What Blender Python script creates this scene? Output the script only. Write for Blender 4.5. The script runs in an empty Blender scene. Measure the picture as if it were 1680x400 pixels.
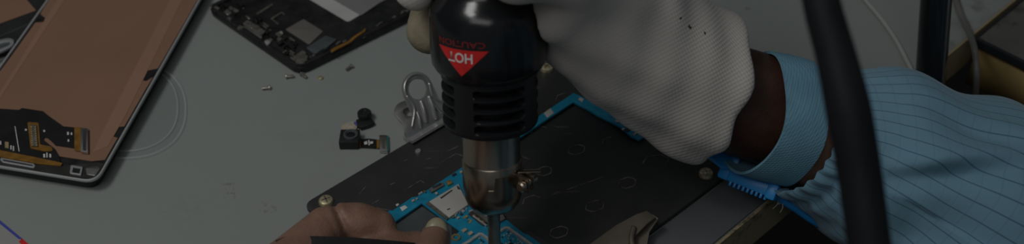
import bpy, bmesh, math, random
import numpy as np
from mathutils import Vector, Matrix, noise as mnoise
from mathutils.geometry import tessellate_polygon

random.seed(7)
SC = bpy.context.scene
COL = SC.collection
PI = math.pi

# ------------------------------------------------------------------ camera
FPX, TILT, HCAM = 1900.0, math.radians(41.8), 0.3415
CAM = Vector((0, 0, HCAM))
CR = Vector((1, 0, 0))
CU = Vector((0, math.sin(TILT), math.cos(TILT)))
CF = Vector((0, math.cos(TILT), -math.sin(TILT)))


def ray(u, v):
    return CR * ((u - 840) / FPX) + CU * ((200 - v) / FPX) + CF


def V(u, v, z=0.0):
    """where the sight line through (u, v) meets the level z above the bench"""
    d = ray(u, v)
    return CAM + d * ((z - HCAM) / d.z)


def VD(u, v, depth):
    return CAM + ray(u, v) * depth


cd = bpy.data.cameras.new('camera')
cam = bpy.data.objects.new('camera', cd)
COL.objects.link(cam)
cam.matrix_world = Matrix((
    (CR.x, CU.x, -CF.x, CAM.x), (CR.y, CU.y, -CF.y, CAM.y), (CR.z, CU.z, -CF.z, CAM.z), (0, 0, 0, 1)))
cd.sensor_width = 36.0
cd.lens = FPX / 1680 * 36
cd.clip_start = 0.01
cd.clip_end = 20
cd.dof.use_dof = True
cd.dof.focus_distance = 0.45
cd.dof.aperture_fstop = 10.0
SC.camera = cam
SC.view_settings.view_transform = 'Standard'
SC.view_settings.look = 'None'
SC.view_settings.gamma = 1
SC.view_settings.use_curve_mapping = False
SC.view_settings.exposure = 0.0


# ------------------------------------------------------------------ materials
def N(nt, t, **kw):
    n = nt.nodes.new(t)
    for k, v in kw.items():
        setattr(n, k, v)
    return n


def mat(name, col, rough=0.5, metal=0.0, var=0.0, vscale=60.0, bump=0.0, bscale=400.0, spec=0.5, trans=0.0,
        alpha=1.0, coat=0.0, sheen=0.0, sss=0.0, col2=None, ior=1.45):
    m = bpy.data.materials.new(name)
    m.use_nodes = True
    nt = m.node_tree
    b = nt.nodes['Principled BSDF']
    b.inputs['Base Color'].default_value = (*col, 1)
    b.inputs['Roughness'].default_value = rough
    b.inputs['Metallic'].default_value = metal
    b.inputs['Specular IOR Level'].default_value = spec
    b.inputs['Transmission Weight'].default_value = trans
    b.inputs['Alpha'].default_value = alpha
    b.inputs['Coat Weight'].default_value = coat
    b.inputs['IOR'].default_value = ior
    if sheen:
        b.inputs['Sheen Weight'].default_value = sheen
    if sss:
        b.inputs['Subsurface Weight'].default_value = sss
        b.inputs['Subsurface Radius'].default_value = (0.004, 0.0015, 0.0008)
        b.inputs['Subsurface Scale'].default_value = 1.0
    tc = N(nt, 'ShaderNodeTexCoord')
    if var or col2:
        nz = N(nt, 'ShaderNodeTexNoise')
        nz.inputs['Scale'].default_value = vscale
        nz.inputs['Detail'].default_value = 5
        nt.links.new(tc.outputs['Object'], nz.inputs['Vector'])
        cr = N(nt, 'ShaderNodeValToRGB')
        cr.color_ramp.elements[0].position = 0.32
        cr.color_ramp.elements[1].position = 0.68
        c2 = col2 or tuple(c * (1 + var) for c in col)
        c1 = col if col2 else tuple(c * (1 - var) for c in col)
        cr.color_ramp.elements[0].color = (*c1, 1)
        cr.color_ramp.elements[1].color = (*c2, 1)
        nt.links.new(nz.outputs['Fac'], cr.inputs['Fac'])
        nt.links.new(cr.outputs['Color'], b.inputs['Base Color'])
    if bump:
        nb = N(nt, 'ShaderNodeTexNoise')
        nb.inputs['Scale'].default_value = bscale
        nb.inputs['Detail'].default_value = 4
        nt.links.new(tc.outputs['Object'], nb.inputs['Vector'])
        bp = N(nt, 'ShaderNodeBump')
        bp.inputs['Strength'].default_value = bump
        bp.inputs['Distance'].default_value = 0.0006
        nt.links.new(nb.outputs['Fac'], bp.inputs['Height'])
        nt.links.new(bp.outputs['Normal'], b.inputs['Normal'])
    return m


def bsdf(m):
    return m.node_tree.nodes['Principled BSDF']


M = {}
M['plastic_black'] = mat('plastic_black', (0.012, 0.013, 0.015), 0.19, bump=0.05, bscale=900)
M['plastic_vent'] = mat('plastic_vent', (0.011, 0.012, 0.014), 0.40, bump=0.1, bscale=1200)
M['steel'] = mat('steel', (0.40, 0.345, 0.28), 0.27, 1.0, var=0.12, vscale=45, bump=0.05)
M['steel_dark'] = mat('steel_dark', (0.33, 0.30, 0.26), 0.36, 0.85, var=0.2, vscale=150)
M['chrome'] = mat('chrome', (0.50, 0.50, 0.49), 0.30, 0.72, var=0.08, vscale=80)
M['nickel'] = mat('nickel', (0.58, 0.56, 0.52), 0.38, 1.0, var=0.15, vscale=200)
M['silver_paint'] = mat('silver_paint', (0.50, 0.51, 0.52), 0.4, 0.6)
M['rim_silver'] = mat('rim_silver', (0.40, 0.405, 0.41), 0.35, 0.15)
M['brass'] = mat('brass', (0.70, 0.61, 0.38), 0.36, 0.7, var=0.3, vscale=900)
M['gold'] = mat('gold', (0.75, 0.52, 0.22), 0.35, 0.9)
M['copper'] = mat('copper', (0.275, 0.155, 0.104), 0.50, 0.0, var=0.05, vscale=25, bump=0.05, bscale=160, spec=0.4)
M['copper_tape'] = mat('copper_tape', (0.325, 0.190, 0.130), 0.47, 0.0, var=0.04, vscale=30, spec=0.4)
M['kapton'] = mat('kapton', (0.23, 0.115, 0.020), 0.32, 0.0, var=0.25, vscale=260)
M['flex_black'] = mat('flex_black', (0.014, 0.014, 0.014), 0.42, var=0.3, vscale=90)
M['black'] = mat('black', (0.014, 0.015, 0.015), 0.5, var=0.3, vscale=150, bump=0.15, bscale=500)
M['black_matte'] = mat('black_matte', (0.02, 0.021, 0.021), 0.7, var=0.25, vscale=120, bump=0.2, bscale=500)
M['black_frame'] = mat('black_frame', (0.017, 0.017, 0.0165), 0.42, var=0.5, vscale=170, bump=0.5, bscale=330)
M['grey_label'] = mat('grey_label', (0.155, 0.142, 0.130), 0.55, var=0.04)
M['grey_plastic'] = mat('grey_plastic', (0.075, 0.085, 0.09), 0.45, var=0.15, vscale=90)
M['light_foil'] = mat('light_foil', (0.50, 0.50, 0.48), 0.42, 0.0, var=0.06, vscale=60)
M['mid_foil'] = mat('mid_foil', (0.22, 0.22, 0.22), 0.42, 0.0, var=0.06, vscale=60)
M['white_mark'] = mat('white_mark', (0.62, 0.62, 0.60), 0.6)
M['chip'] = mat('chip', (0.045, 0.045, 0.048), 0.4, var=0.2)
M['chip_grey'] = mat('chip_grey', (0.13, 0.125, 0.11), 0.4, 0.2, var=0.3, vscale=500)
M['ceramic'] = mat('ceramic', (0.42, 0.37, 0.29), 0.5, var=0.2, vscale=700)
M['tin'] = mat('tin', (0.62, 0.61, 0.58), 0.35, 0.6, var=0.15, vscale=400)
M['shield'] = mat('shield', (0.60, 0.585, 0.55), 0.42, 0.35, var=0.05, vscale=120)
M['pcb'] = mat('pcb', (0.008, 0.20, 0.34), 0.38, col2=(0.012, 0.27, 0.43), vscale=260, bump=0.1, bscale=1500)
M['teal'] = mat('teal', (0.03, 0.20, 0.19), 0.4)
M['skin_shaded'] = mat('skin_shaded', (0.062, 0.029, 0.020), 0.45, var=0.18, vscale=90, bump=0.35, bscale=700, sss=0.05)  # wrist skin, with the shade on it put into a darker colour
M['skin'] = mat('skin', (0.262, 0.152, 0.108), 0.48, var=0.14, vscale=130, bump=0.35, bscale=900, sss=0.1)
M['nail'] = mat('nail', (0.34, 0.31, 0.215), 0.32, var=0.05)
M['red'] = mat('red', (0.62, 0.022, 0.022), 0.4, var=0.12, vscale=300)
M['red_ink'] = mat('red_ink', (0.24, 0.022, 0.022), 0.45)
M['white_ink'] = mat('white_ink', (0.70, 0.66, 0.64), 0.5)
M['strap_plastic'] = mat('strap_plastic', (0.02, 0.25, 0.60), 0.36, var=0.1)
M['cable_black'] = mat('cable_black', (0.010, 0.011, 0.013), 0.6, spec=0.2, var=0.2, vscale=40)
M['post_black'] = mat('post_black', (0.010, 0.011, 0.012), 0.16, coat=0.3)
M['cable_white'] = mat('cable_white', (0.40, 0.40, 0.385), 0.45, var=0.06)
M['cable_grey'] = mat('cable_grey', (0.17, 0.165, 0.155), 0.45, var=0.1)
M['paper'] = mat('paper', (0.325, 0.32, 0.31), 0.7, var=0.03)
M['blue_ink'] = mat('blue_ink', (0.06, 0.07, 0.36), 0.5)
M['wall'] = mat('wall', (0.32, 0.31, 0.29), 0.85, var=0.05, vscale=3)
M['floor'] = mat('floor', (0.028, 0.026, 0.024), 0.75, var=0.3, vscale=5)
M['desk_yellow'] = mat('desk_yellow', (0.36, 0.265, 0.105), 0.5, var=0.15, vscale=35)
M['desk_strip'] = mat('desk_strip', (0.02, 0.025, 0.03), 0.4)
M['hair'] = mat('hair', (0.012, 0.010, 0.009), 0.5, bump=0.5, bscale=300)
M['trousers'] = mat('trousers', (0.03, 0.035, 0.05), 0.8)
M['gold_glue'] = mat('gold_glue', (0.40, 0.31, 0.16), 0.35, 0.2, var=0.3, vscale=500)


def clear_mat():
    m = bpy.data.materials.new('clear_plastic')
    m.use_nodes = True
    nt = m.node_tree
    nt.nodes.clear()
    o = N(nt, 'ShaderNodeOutputMaterial')
    mx = N(nt, 'ShaderNodeMixShader')
    tr = N(nt, 'ShaderNodeBsdfTransparent')
    tr.inputs['Color'].default_value = (0.985, 0.99, 0.99, 1)
    gl = N(nt, 'ShaderNodeBsdfGlossy')
    gl.inputs['Roughness'].default_value = 0.12
    mx.inputs[0].default_value = 0.035
    nt.links.new(tr.outputs[0], mx.inputs[1])
    nt.links.new(gl.outputs[0], mx.inputs[2])
    nt.links.new(mx.outputs[0], o.inputs[0])
    return m


M['clear'] = clear_mat()
M['clear_rim'] = mat('clear_rim', (0.8, 0.83, 0.83), 0.2, alpha=0.18)


def spot_mask(nt, vec, p, r, scale, seedoff):
    """blotchy mask around a point of the bench"""
    sub = N(nt, 'ShaderNodeVectorMath', operation='DISTANCE')
    sub.inputs[1].default_value = (p.x, p.y, 0)
    nt.links.new(vec, sub.inputs[0])
    mr = N(nt, 'ShaderNodeMapRange')
    mr.inputs['From Min'].default_value = r
    mr.inputs['From Max'].default_value = r * 0.2
    nt.links.new(sub.outputs['Value'], mr.inputs['Value'])
    nz = N(nt, 'ShaderNodeTexNoise')
    nz.inputs['Scale'].default_value = scale
    nz.inputs['Detail'].default_value = 3
    ad = N(nt, 'ShaderNodeVectorMath', operation='ADD')
    ad.inputs[1].default_value = (seedoff, seedoff * 2, 0)
    nt.links.new(vec, ad.inputs[0])
    nt.links.new(ad.outputs[0], nz.inputs['Vector'])
    m2 = N(nt, 'ShaderNodeMapRange')
    m2.inputs['From Min'].default_value = 0.50
    m2.inputs['From Max'].default_value = 0.66
    nt.links.new(nz.outputs['Fac'], m2.inputs['Value'])
    mu = N(nt, 'ShaderNodeMath', operation='MULTIPLY')
    nt.links.new(mr.outputs[0], mu.inputs[0])
    nt.links.new(m2.outputs[0], mu.inputs[1])
    return mu.outputs[0]


def bench_mat(name, base, base2, stains, rough=0.5):
    m = mat(name, base, rough, col2=base2, vscale=9, bump=0.06, bscale=900, spec=0.35)
    nt = m.node_tree
    b = bsdf(m)
    tc = [n for n in nt.nodes if n.type == 'TEX_COORD'][0]
    geo = N(nt, 'ShaderNodeNewGeometry')
    cur = b.inputs['Base Color'].links[0].from_socket
    for (p, r, sc, c, st, so) in stains:
        k = spot_mask(nt, geo.outputs['Position'], p, r, sc, so)
        mu = N(nt, 'ShaderNodeMath', operation='MULTIPLY')
        mu.inputs[1].default_value = st
        nt.links.new(k, mu.inputs[0])
        mx = N(nt, 'ShaderNodeMixRGB')
        mx.inputs['Color2'].default_value = (*c, 1)
        nt.links.new(mu.outputs[0], mx.inputs['Fac'])
        nt.links.new(cur, mx.inputs['Color1'])
        cur = mx.outputs['Color']
    nt.links.new(cur, b.inputs['Base Color'])
    return m


BROWN = (0.15, 0.112, 0.072)
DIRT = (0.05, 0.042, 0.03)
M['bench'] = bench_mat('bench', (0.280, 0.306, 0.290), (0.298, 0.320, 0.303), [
    (V(375, 305), 0.0045, 520, BROWN, 0.55, 1.3), (V(380, 318), 0.004, 520, BROWN, 0.7, 4.3),
    (V(440, 342), 0.006, 420, BROWN, 0.5, 2.1), (V(300, 345), 0.012, 300, (0.23, 0.24, 0.235), 0.5, 6.0),
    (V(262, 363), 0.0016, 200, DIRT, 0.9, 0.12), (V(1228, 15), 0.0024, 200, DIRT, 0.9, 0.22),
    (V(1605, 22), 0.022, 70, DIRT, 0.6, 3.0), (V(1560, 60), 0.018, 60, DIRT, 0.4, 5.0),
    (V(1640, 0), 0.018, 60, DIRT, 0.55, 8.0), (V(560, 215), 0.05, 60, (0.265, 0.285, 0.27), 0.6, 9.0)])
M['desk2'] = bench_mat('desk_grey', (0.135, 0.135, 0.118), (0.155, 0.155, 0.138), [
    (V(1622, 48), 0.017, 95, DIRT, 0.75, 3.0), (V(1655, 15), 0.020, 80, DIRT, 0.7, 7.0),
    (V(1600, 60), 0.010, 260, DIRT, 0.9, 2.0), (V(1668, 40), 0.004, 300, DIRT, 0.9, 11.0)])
M['edge_band'] = bench_mat('edge_band', (0.34, 0.275, 0.165), (0.40, 0.33, 0.20), [
    (V(1240, 372), 0.014, 300, (0.03, 0.028, 0.02), 0.95, 1.0), (V(1270, 345), 0.012, 320, (0.03, 0.028, 0.02), 0.9, 3.0),
    (V(1215, 388), 0.012, 320, (0.03, 0.028, 0.02), 0.9, 4.4)])


def plate_mat():
    m = mat('board_plate', (0.027, 0.028, 0.028), 0.50, col2=(0.042, 0.043, 0.042), vscale=40, bump=0.25, bscale=420)
    nt = m.node_tree
    b = bsdf(m)
    tc = [n for n in nt.nodes if n.type == 'TEX_COORD'][0]
    # fine pale scratches
    mp = N(nt, 'ShaderNodeMapping')
    mp.inputs['Rotation'].default_value = (0, 0, 0.5)
    mp.inputs['Scale'].default_value = (60, 420, 60)
    nt.links.new(tc.outputs['Object'], mp.inputs['Vector'])
    nz = N(nt, 'ShaderNodeTexNoise')
    nz.inputs['Scale'].default_value = 1.0
    nz.inputs['Detail'].default_value = 2
    nt.links.new(mp.outputs[0], nz.inputs['Vector'])
    mr = N(nt, 'ShaderNodeMapRange')
    mr.inputs['From Min'].default_value = 0.69
    mr.inputs['From Max'].default_value = 0.76
    nt.links.new(nz.outputs['Fac'], mr.inputs['Value'])
    mu = N(nt, 'ShaderNodeMath', operation='MULTIPLY')
    mu.inputs[1].default_value = 0.6
    nt.links.new(mr.outputs[0], mu.inputs[0])
    mx = N(nt, 'ShaderNodeMixRGB')
    mx.inputs['Color2'].default_value = (0.11, 0.105, 0.095, 1)
    nt.links.new(mu.outputs[0], mx.inputs['Fac'])
    nt.links.new(b.inputs['Base Color'].links[0].from_socket, mx.inputs['Color1'])
    nt.links.new(mx.outputs[0], b.inputs['Base Color'])
    return m


M['plate'] = plate_mat()
M['plate_line'] = mat('plate_line', (0.125, 0.118, 0.104), 0.55, var=0.75, vscale=300)


def wave_bump(m, axis_u, axis_v, pu, pv, strength, dist, fade=None):
    """two crossed waves in object space (a knit or a weave)"""
    nt = m.node_tree
    b = bsdf(m)
    tc = N(nt, 'ShaderNodeTexCoord')
    outs = []
    for ax, p in ((axis_u, pu), (axis_v, pv)):
        d = N(nt, 'ShaderNodeVectorMath', operation='DOT_PRODUCT')
        d.inputs[1].default_value = tuple(Vector(ax).normalized() * (2 * PI / p))
        nt.links.new(tc.outputs['Object'], d.inputs[0])
        s = N(nt, 'ShaderNodeMath', operation='SINE')
        nt.links.new(d.outputs['Value'], s.inputs[0])
        outs.append(s.outputs[0])
    mu = N(nt, 'ShaderNodeMath', operation='MULTIPLY')
    nt.links.new(outs[0], mu.inputs[0])
    nt.links.new(outs[1], mu.inputs[1])
    bp = N(nt, 'ShaderNodeBump')
    bp.inputs['Strength'].default_value = strength
    bp.inputs['Distance'].default_value = dist
    hs = mu.outputs[0]
    if fade:                                     # stitches stand out most near the ribbed end
        ax, c0, d0, d1, low = fade
        dd = N(nt, 'ShaderNodeVectorMath', operation='DOT_PRODUCT')
        dd.inputs[1].default_value = tuple(ax)
        nt.links.new(tc.outputs['Object'], dd.inputs[0])
        mr = N(nt, 'ShaderNodeMapRange')
        mr.inputs['From Min'].default_value = c0 + d0
        mr.inputs['From Max'].default_value = c0 + d1
        mr.inputs['To Min'].default_value = low
        nt.links.new(dd.outputs['Value'], mr.inputs['Value'])
        m3 = N(nt, 'ShaderNodeMath', operation='MULTIPLY')
        nt.links.new(hs, m3.inputs[0])
        nt.links.new(mr.outputs[0], m3.inputs[1])
        hs = m3.outputs[0]
    nt.links.new(hs, bp.inputs['Height'])
    nt.links.new(bp.outputs['Normal'], b.inputs['Normal'])
    return m


def uv_cloth(name, base, line, pu, pv, wu, wv, fv):
    """woven cloth with thin dark lines along (u) and fainter ones around (v), uv in metres"""
    m = mat(name, base, 0.85, spec=0.15, sheen=0.15)
    nt = m.node_tree
    b = bsdf(m)
    uv = N(nt, 'ShaderNodeUVMap')
    sp = N(nt, 'ShaderNodeSeparateXYZ')
    nt.links.new(uv.outputs[0], sp.inputs[0])

    def lines(sock, per, w, amt):
        a = N(nt, 'ShaderNodeMath', operation='DIVIDE')
        a.inputs[1].default_value = per
        nt.links.new(sock, a.inputs[0])
        f = N(nt, 'ShaderNodeMath', operation='FRACT')
        nt.links.new(a.outputs[0], f.inputs[0])
        c = N(nt, 'ShaderNodeMath', operation='LESS_THAN')
        c.inputs[1].default_value = w
        nt.links.new(f.outputs[0], c.inputs[0])
        k = N(nt, 'ShaderNodeMath', operation='MULTIPLY')
        k.inputs[1].default_value = amt
        nt.links.new(c.outputs[0], k.inputs[0])
        return k.outputs[0]
    l1 = lines(sp.outputs['Y'], pv, wv, 0.62)
    l2 = lines(sp.outputs['X'], pu, wu, fv)
    mxm = N(nt, 'ShaderNodeMath', operation='MAXIMUM')
    nt.links.new(l1, mxm.inputs[0])
    nt.links.new(l2, mxm.inputs[1])
    nz = N(nt, 'ShaderNodeTexNoise')
    nz.inputs['Scale'].default_value = 22
    nz.inputs['Detail'].default_value = 3
    cr = N(nt, 'ShaderNodeMixRGB')
    cr.inputs['Color1'].default_value = (*[c * 0.88 for c in base], 1)
    cr.inputs['Color2'].default_value = (*[c * 1.12 for c in base], 1)
    tc = N(nt, 'ShaderNodeTexCoord')
    nt.links.new(tc.outputs['Object'], nz.inputs['Vector'])
    nt.links.new(nz.outputs['Fac'], cr.inputs['Fac'])
    mx = N(nt, 'ShaderNodeMixRGB')
    mx.inputs['Color2'].default_value = (*line, 1)
    nt.links.new(mxm.outputs[0], mx.inputs['Fac'])
    nt.links.new(cr.outputs[0], mx.inputs['Color1'])
    nt.links.new(mx.outputs[0], b.inputs['Base Color'])
    nb = N(nt, 'ShaderNodeTexNoise')
    nb.inputs['Scale'].default_value = 130
    nb.inputs['Detail'].default_value = 5
    nt.links.new(tc.outputs['Object'], nb.inputs['Vector'])
    bp = N(nt, 'ShaderNodeBump')
    bp.inputs['Strength'].default_value = 0.25
    bp.inputs['Distance'].default_value = 0.0012
    nt.links.new(nb.outputs['Fac'], bp.inputs['Height'])
    nt.links.new(bp.outputs[0], b.inputs['Normal'])
    return m


SHIRT = (0.185, 0.350, 0.455)
M['shirt'] = uv_cloth('shirt_cloth', SHIRT, (0.045, 0.105, 0.165), 0.0062, 0.0050, 0.08, 0.09, 0.13)
M['strap'] = wave_bump(mat('strap_elastic', (0.165, 0.345, 0.45), 0.75, var=0.08, vscale=120, spec=0.2),
                       (0.6, 0.1, -0.8), (0.8, -0.5, 0.5), 0.0013, 0.0026, 0.16, 0.0005)

# ------------------------------------------------------------------ objects
ROOT = {}


def tag(o, label=None, cat=None, group=None, kind=None):
    for k, v in (('label', label), ('category', cat), ('group', group), ('kind', kind)):
        if v:
            o[k] = v
    return o


def thing(name, label, cat, loc=(0, 0, 0), group=None):
    o = bpy.data.objects.new(name, None)
    COL.objects.link(o)
    o.empty_display_size = 0.01
    o.location = loc
    ROOT[o.name] = Vector(loc)
    return tag(o, label, cat, group)


def put(name, me, material, parent=None, smooth=None, label=None):
    """link a mesh given in world coordinates; under a parent its points become local"""
    o = bpy.data.objects.new(name, me)
    COL.objects.link(o)
    me.name = name
    mats = material if isinstance(material, (list, tuple)) else [material]
    for m in mats:
        me.materials.append(M[m] if isinstance(m, str) else m)
    if parent is not None:
        off = ROOT.get(parent.name, Vector())
        if off.length:
            me.transform(Matrix.Translation(-off))
        o.parent = parent
        ROOT[o.name] = off
    if smooth is not None:
        shade(me, smooth)
    if label:
        o['label'] = label
    return o


def shade(me, ang=35):
    if ang is True:
        ang = 180
    bm = bmesh.new()
    bm.from_mesh(me)
    lim = math.radians(ang)
    for f in bm.faces:
        f.smooth = True
    for e in bm.edges:
        if len(e.link_faces) == 2:
            e.smooth = e.calc_face_angle(0) < lim
        else:
            e.smooth = False
    bm.to_mesh(me)
    bm.free()


def recalc(me):
    bm = bmesh.new()
    bm.from_mesh(me)
    bmesh.ops.recalc_face_normals(bm, faces=bm.faces)
    bm.to_mesh(me)
    bm.free()
    return me


def mesh(verts, faces):
    me = bpy.data.meshes.new('m')
    me.from_pydata([tuple(v) for v in verts], [], faces)
    me.update()
    return me


def join(meshes):
    bm = bmesh.new()
    for k, me in enumerate(meshes):
        mi = 0
        if isinstance(me, tuple):
            me, mi = me
        n0 = len(bm.faces)
        bm.from_mesh(me)
        bm.faces.ensure_lookup_table()
        for f in bm.faces[n0:]:
            f.material_index = mi
    out = bpy.data.meshes.new('m')
    bm.to_mesh(out)
    bm.free()
    return out


def xform(me, mw):
    me.transform(mw)
    return me


def box(c, s, bev=0.0, mw=None, seg=2):
    bm = bmesh.new()
    bmesh.ops.create_cube(bm, size=1)
    bmesh.ops.scale(bm, vec=s, verts=bm.verts)
    if bev:
        bmesh.ops.bevel(bm, geom=bm.edges[:], offset=bev, segments=seg, profile=0.5, affect='EDGES')
    bmesh.ops.translate(bm, vec=c, verts=bm.verts)
    me = bpy.data.meshes.new('m')
    bm.to_mesh(me)
    bm.free()
    if mw is not None:
        me.transform(mw)
    return me


def lathe(prof, n=48, mw=None, closed=True):
    """profile of (r, h) turned about z"""
    vs, fs = [], []
    for r, h in prof:
        for k in range(n):
            a = 2 * PI * k / n
            vs.append((r * math.cos(a), r * math.sin(a), h))
    for i in range(len(prof) - 1):
        for k in range(n):
            k2 = (k + 1) % n
            fs.append((i * n + k, i * n + k2, (i + 1) * n + k2, (i + 1) * n + k))
    if closed:
        fs.append(tuple(range(n))[::-1])
        fs.append(tuple(range((len(prof) - 1) * n, len(prof) * n)))
    me = recalc(mesh(vs, fs))
    if mw is not None:
        me.transform(mw)
    return me


def smooth_path(pts, per=8):
    """Catmull-Rom through the points"""
    P = [Vector(p) for p in pts]
    P = [P[0] * 2 - P[1]] + P + [P[-1] * 2 - P[-2]]
    out = []
    for i in range(1, len(P) - 2):
        for k in range(per):
            t = k / per
            a, b, c, d = P[i - 1], P[i], P[i + 1], P[i + 2]
            out.append(0.5 * ((2 * b) + (c - a) * t + (2 * a - 5 * b + 4 * c - d) * t * t + (3 * b - a - 3 * c + d) * t ** 3))
    out.append(P[-2])
    return out


def tube(pts, r, n=14, per=8, smooth=True, flat=None):
    """round tube along a path; r a number or one per given point"""
    path = smooth_path(pts, per) if smooth else [Vector(p) for p in pts]
    if isinstance(r, (int, float)):
        rs = [r] * len(path)
    else:
        rs = [float(np.interp(i / (per if smooth else 1), range(len(r)), r)) for i in range(len(path))]
    vs, fs = [], []
    up = Vector((0, 0, 1))
    t0 = (path[1] - path[0]).normalized()
    if abs(t0.dot(up)) > 0.95:
        up = Vector((0, 1, 0))
    x = up.cross(t0).normalized()
    for i, p in enumerate(path):
        t = (path[min(i + 1, len(path) - 1)] - path[max(i - 1, 0)]).normalized()
        x = (x - t * x.dot(t)).normalized()
        y = t.cross(x)
        for k in range(n):
            a = 2 * PI * k / n
            vs.append(p + (x * math.cos(a) + y * math.sin(a) * (flat or 1)) * rs[i])
    for i in range(len(path) - 1):
        for k in range(n):
            k2 = (k + 1) % n
            fs.append((i * n + k, i * n + k2, (i + 1) * n + k2, (i + 1) * n + k))
    fs.append(tuple(range(n))[::-1])
    fs.append(tuple(range((len(path) - 1) * n, len(path) * n)))
    return recalc(mesh(vs, fs))


def slab(loops, z0, z1, bev=0.0):
    """flat piece with the outline loops[0] and holes loops[1:], from z0 up to z1 (2-D points)"""
    cu = bpy.data.curves.new('c', 'CURVE')
    cu.dimensions = '2D'
    cu.fill_mode = 'BOTH'
    b = min(bev, (z1 - z0) / 2 * 0.98)
    cu.extrude = (z1 - z0) / 2 - b
    cu.bevel_depth = b
    cu.offset = -b
    cu.bevel_resolution = 1
    for lp in loops:
        sp = cu.splines.new('POLY')
        sp.points.add(len(lp) - 1)
        for q, p in zip(sp.points, lp):
            q.co = (p[0], p[1], 0, 1)
        sp.use_cyclic_u = True
    o = bpy.data.objects.new('c', cu)
    COL.objects.link(o)
    dg = bpy.context.evaluated_depsgraph_get()
    me = bpy.data.meshes.new_from_object(o.evaluated_get(dg))
    bpy.data.objects.remove(o)
    bpy.data.curves.remove(cu)
    me.transform(Matrix.Translation((0, 0, (z0 + z1) / 2)))
    bm = bmesh.new()
    bm.from_mesh(me)
    bmesh.ops.remove_doubles(bm, verts=bm.verts, dist=1e-6)
    bmesh.ops.recalc_face_normals(bm, faces=bm.faces)
    bm.to_mesh(me)
    bm.free()
    return me


def rounded(poly, r, n=5):
    """round the corners of a 2-D polygon; r a number or one per corner"""
    out = []
    m = len(poly)
    for i in range(m):
        rr = r[i] if isinstance(r, (list, tuple)) else r
        p = Vector(poly[i][:2])
        a = (Vector(poly[i - 1][:2]) - p)
        b = (Vector(poly[(i + 1) % m][:2]) - p)
        if rr <= 0:
            out.append(p)
            continue
        ra = min(rr, a.length * 0.45, b.length * 0.45)
        p0 = p + a.normalized() * ra
        p1 = p + b.normalized() * ra
        for k in range(n + 1):
            t = k / n
            out.append(p0 * (1 - t) ** 2 + p * 2 * t * (1 - t) + p1 * t * t)
    return out


def px(pts, z):
    return [V(u, v, z).to_2d() for u, v in pts]


def pslab(pts, z0, z1, bev=0.0, r=0.0, holes=()):
    """slab whose top outline (level z1) covers the given picture outline"""
    lp = [rounded(px(pts, z1), r) if r else px(pts, z1)]
    for h in holes:
        lp.append(px(h, z1))
    return slab(lp, z0, z1, bev)


def ribbon(pts, w, z0, z1, closed=False):
    """thin wall / line of width w along 2-D points"""
    P = [Vector(p[:2]) for p in pts]
    n = len(P)
    L, Rr = [], []
    for i in range(n):
        if closed:
            a, b = P[i - 1], P[(i + 1) % n]
        else:
            a, b = P[max(i - 1, 0)], P[min(i + 1, n - 1)]
        d1 = (P[i] - a).normalized() if (P[i] - a).length > 1e-9 else (b - P[i]).normalized()
        d2 = (b - P[i]).normalized() if (b - P[i]).length > 1e-9 else d1
        nn = Vector((-(d1 + d2).y, (d1 + d2).x))
        nn = nn.normalized() if nn.length > 1e-6 else Vector((-d1.y, d1.x))
        k = 1 / max(0.4, nn.dot(Vector((-d1.y, d1.x))))
        L.append(P[i] + nn * w / 2 * k)
        Rr.append(P[i] - nn * w / 2 * k)
    vs, fs = [], []
    for i in range(n):
        vs += [(L[i].x, L[i].y, z0), (Rr[i].x, Rr[i].y, z0), (Rr[i].x, Rr[i].y, z1), (L[i].x, L[i].y, z1)]
    for i in range(n if closed else n - 1):
        j = (i + 1) % n
        for k in range(4):
            k2 = (k + 1) % 4
            fs.append((4 * i + k, 4 * i + k2, 4 * j + k2, 4 * j + k))
    if not closed:
        fs += [(0, 1, 2, 3), (4 * n - 1, 4 * n - 2, 4 * n - 3, 4 * n - 4)]
    return recalc(mesh(vs, fs))


def frame_mw(o, x, y, z):
    return Matrix(((x.x, y.x, z.x, o.x), (x.y, y.y, z.y, o.y), (x.z, y.z, z.z, o.z), (0, 0, 0, 1)))


def axis_mw(o, z, xhint=Vector((1, 0, 0))):
    z = z.normalized()
    x = (xhint - z * xhint.dot(z)).normalized()
    return frame_mw(Vector(o), x, z.cross(x), z)


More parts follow.
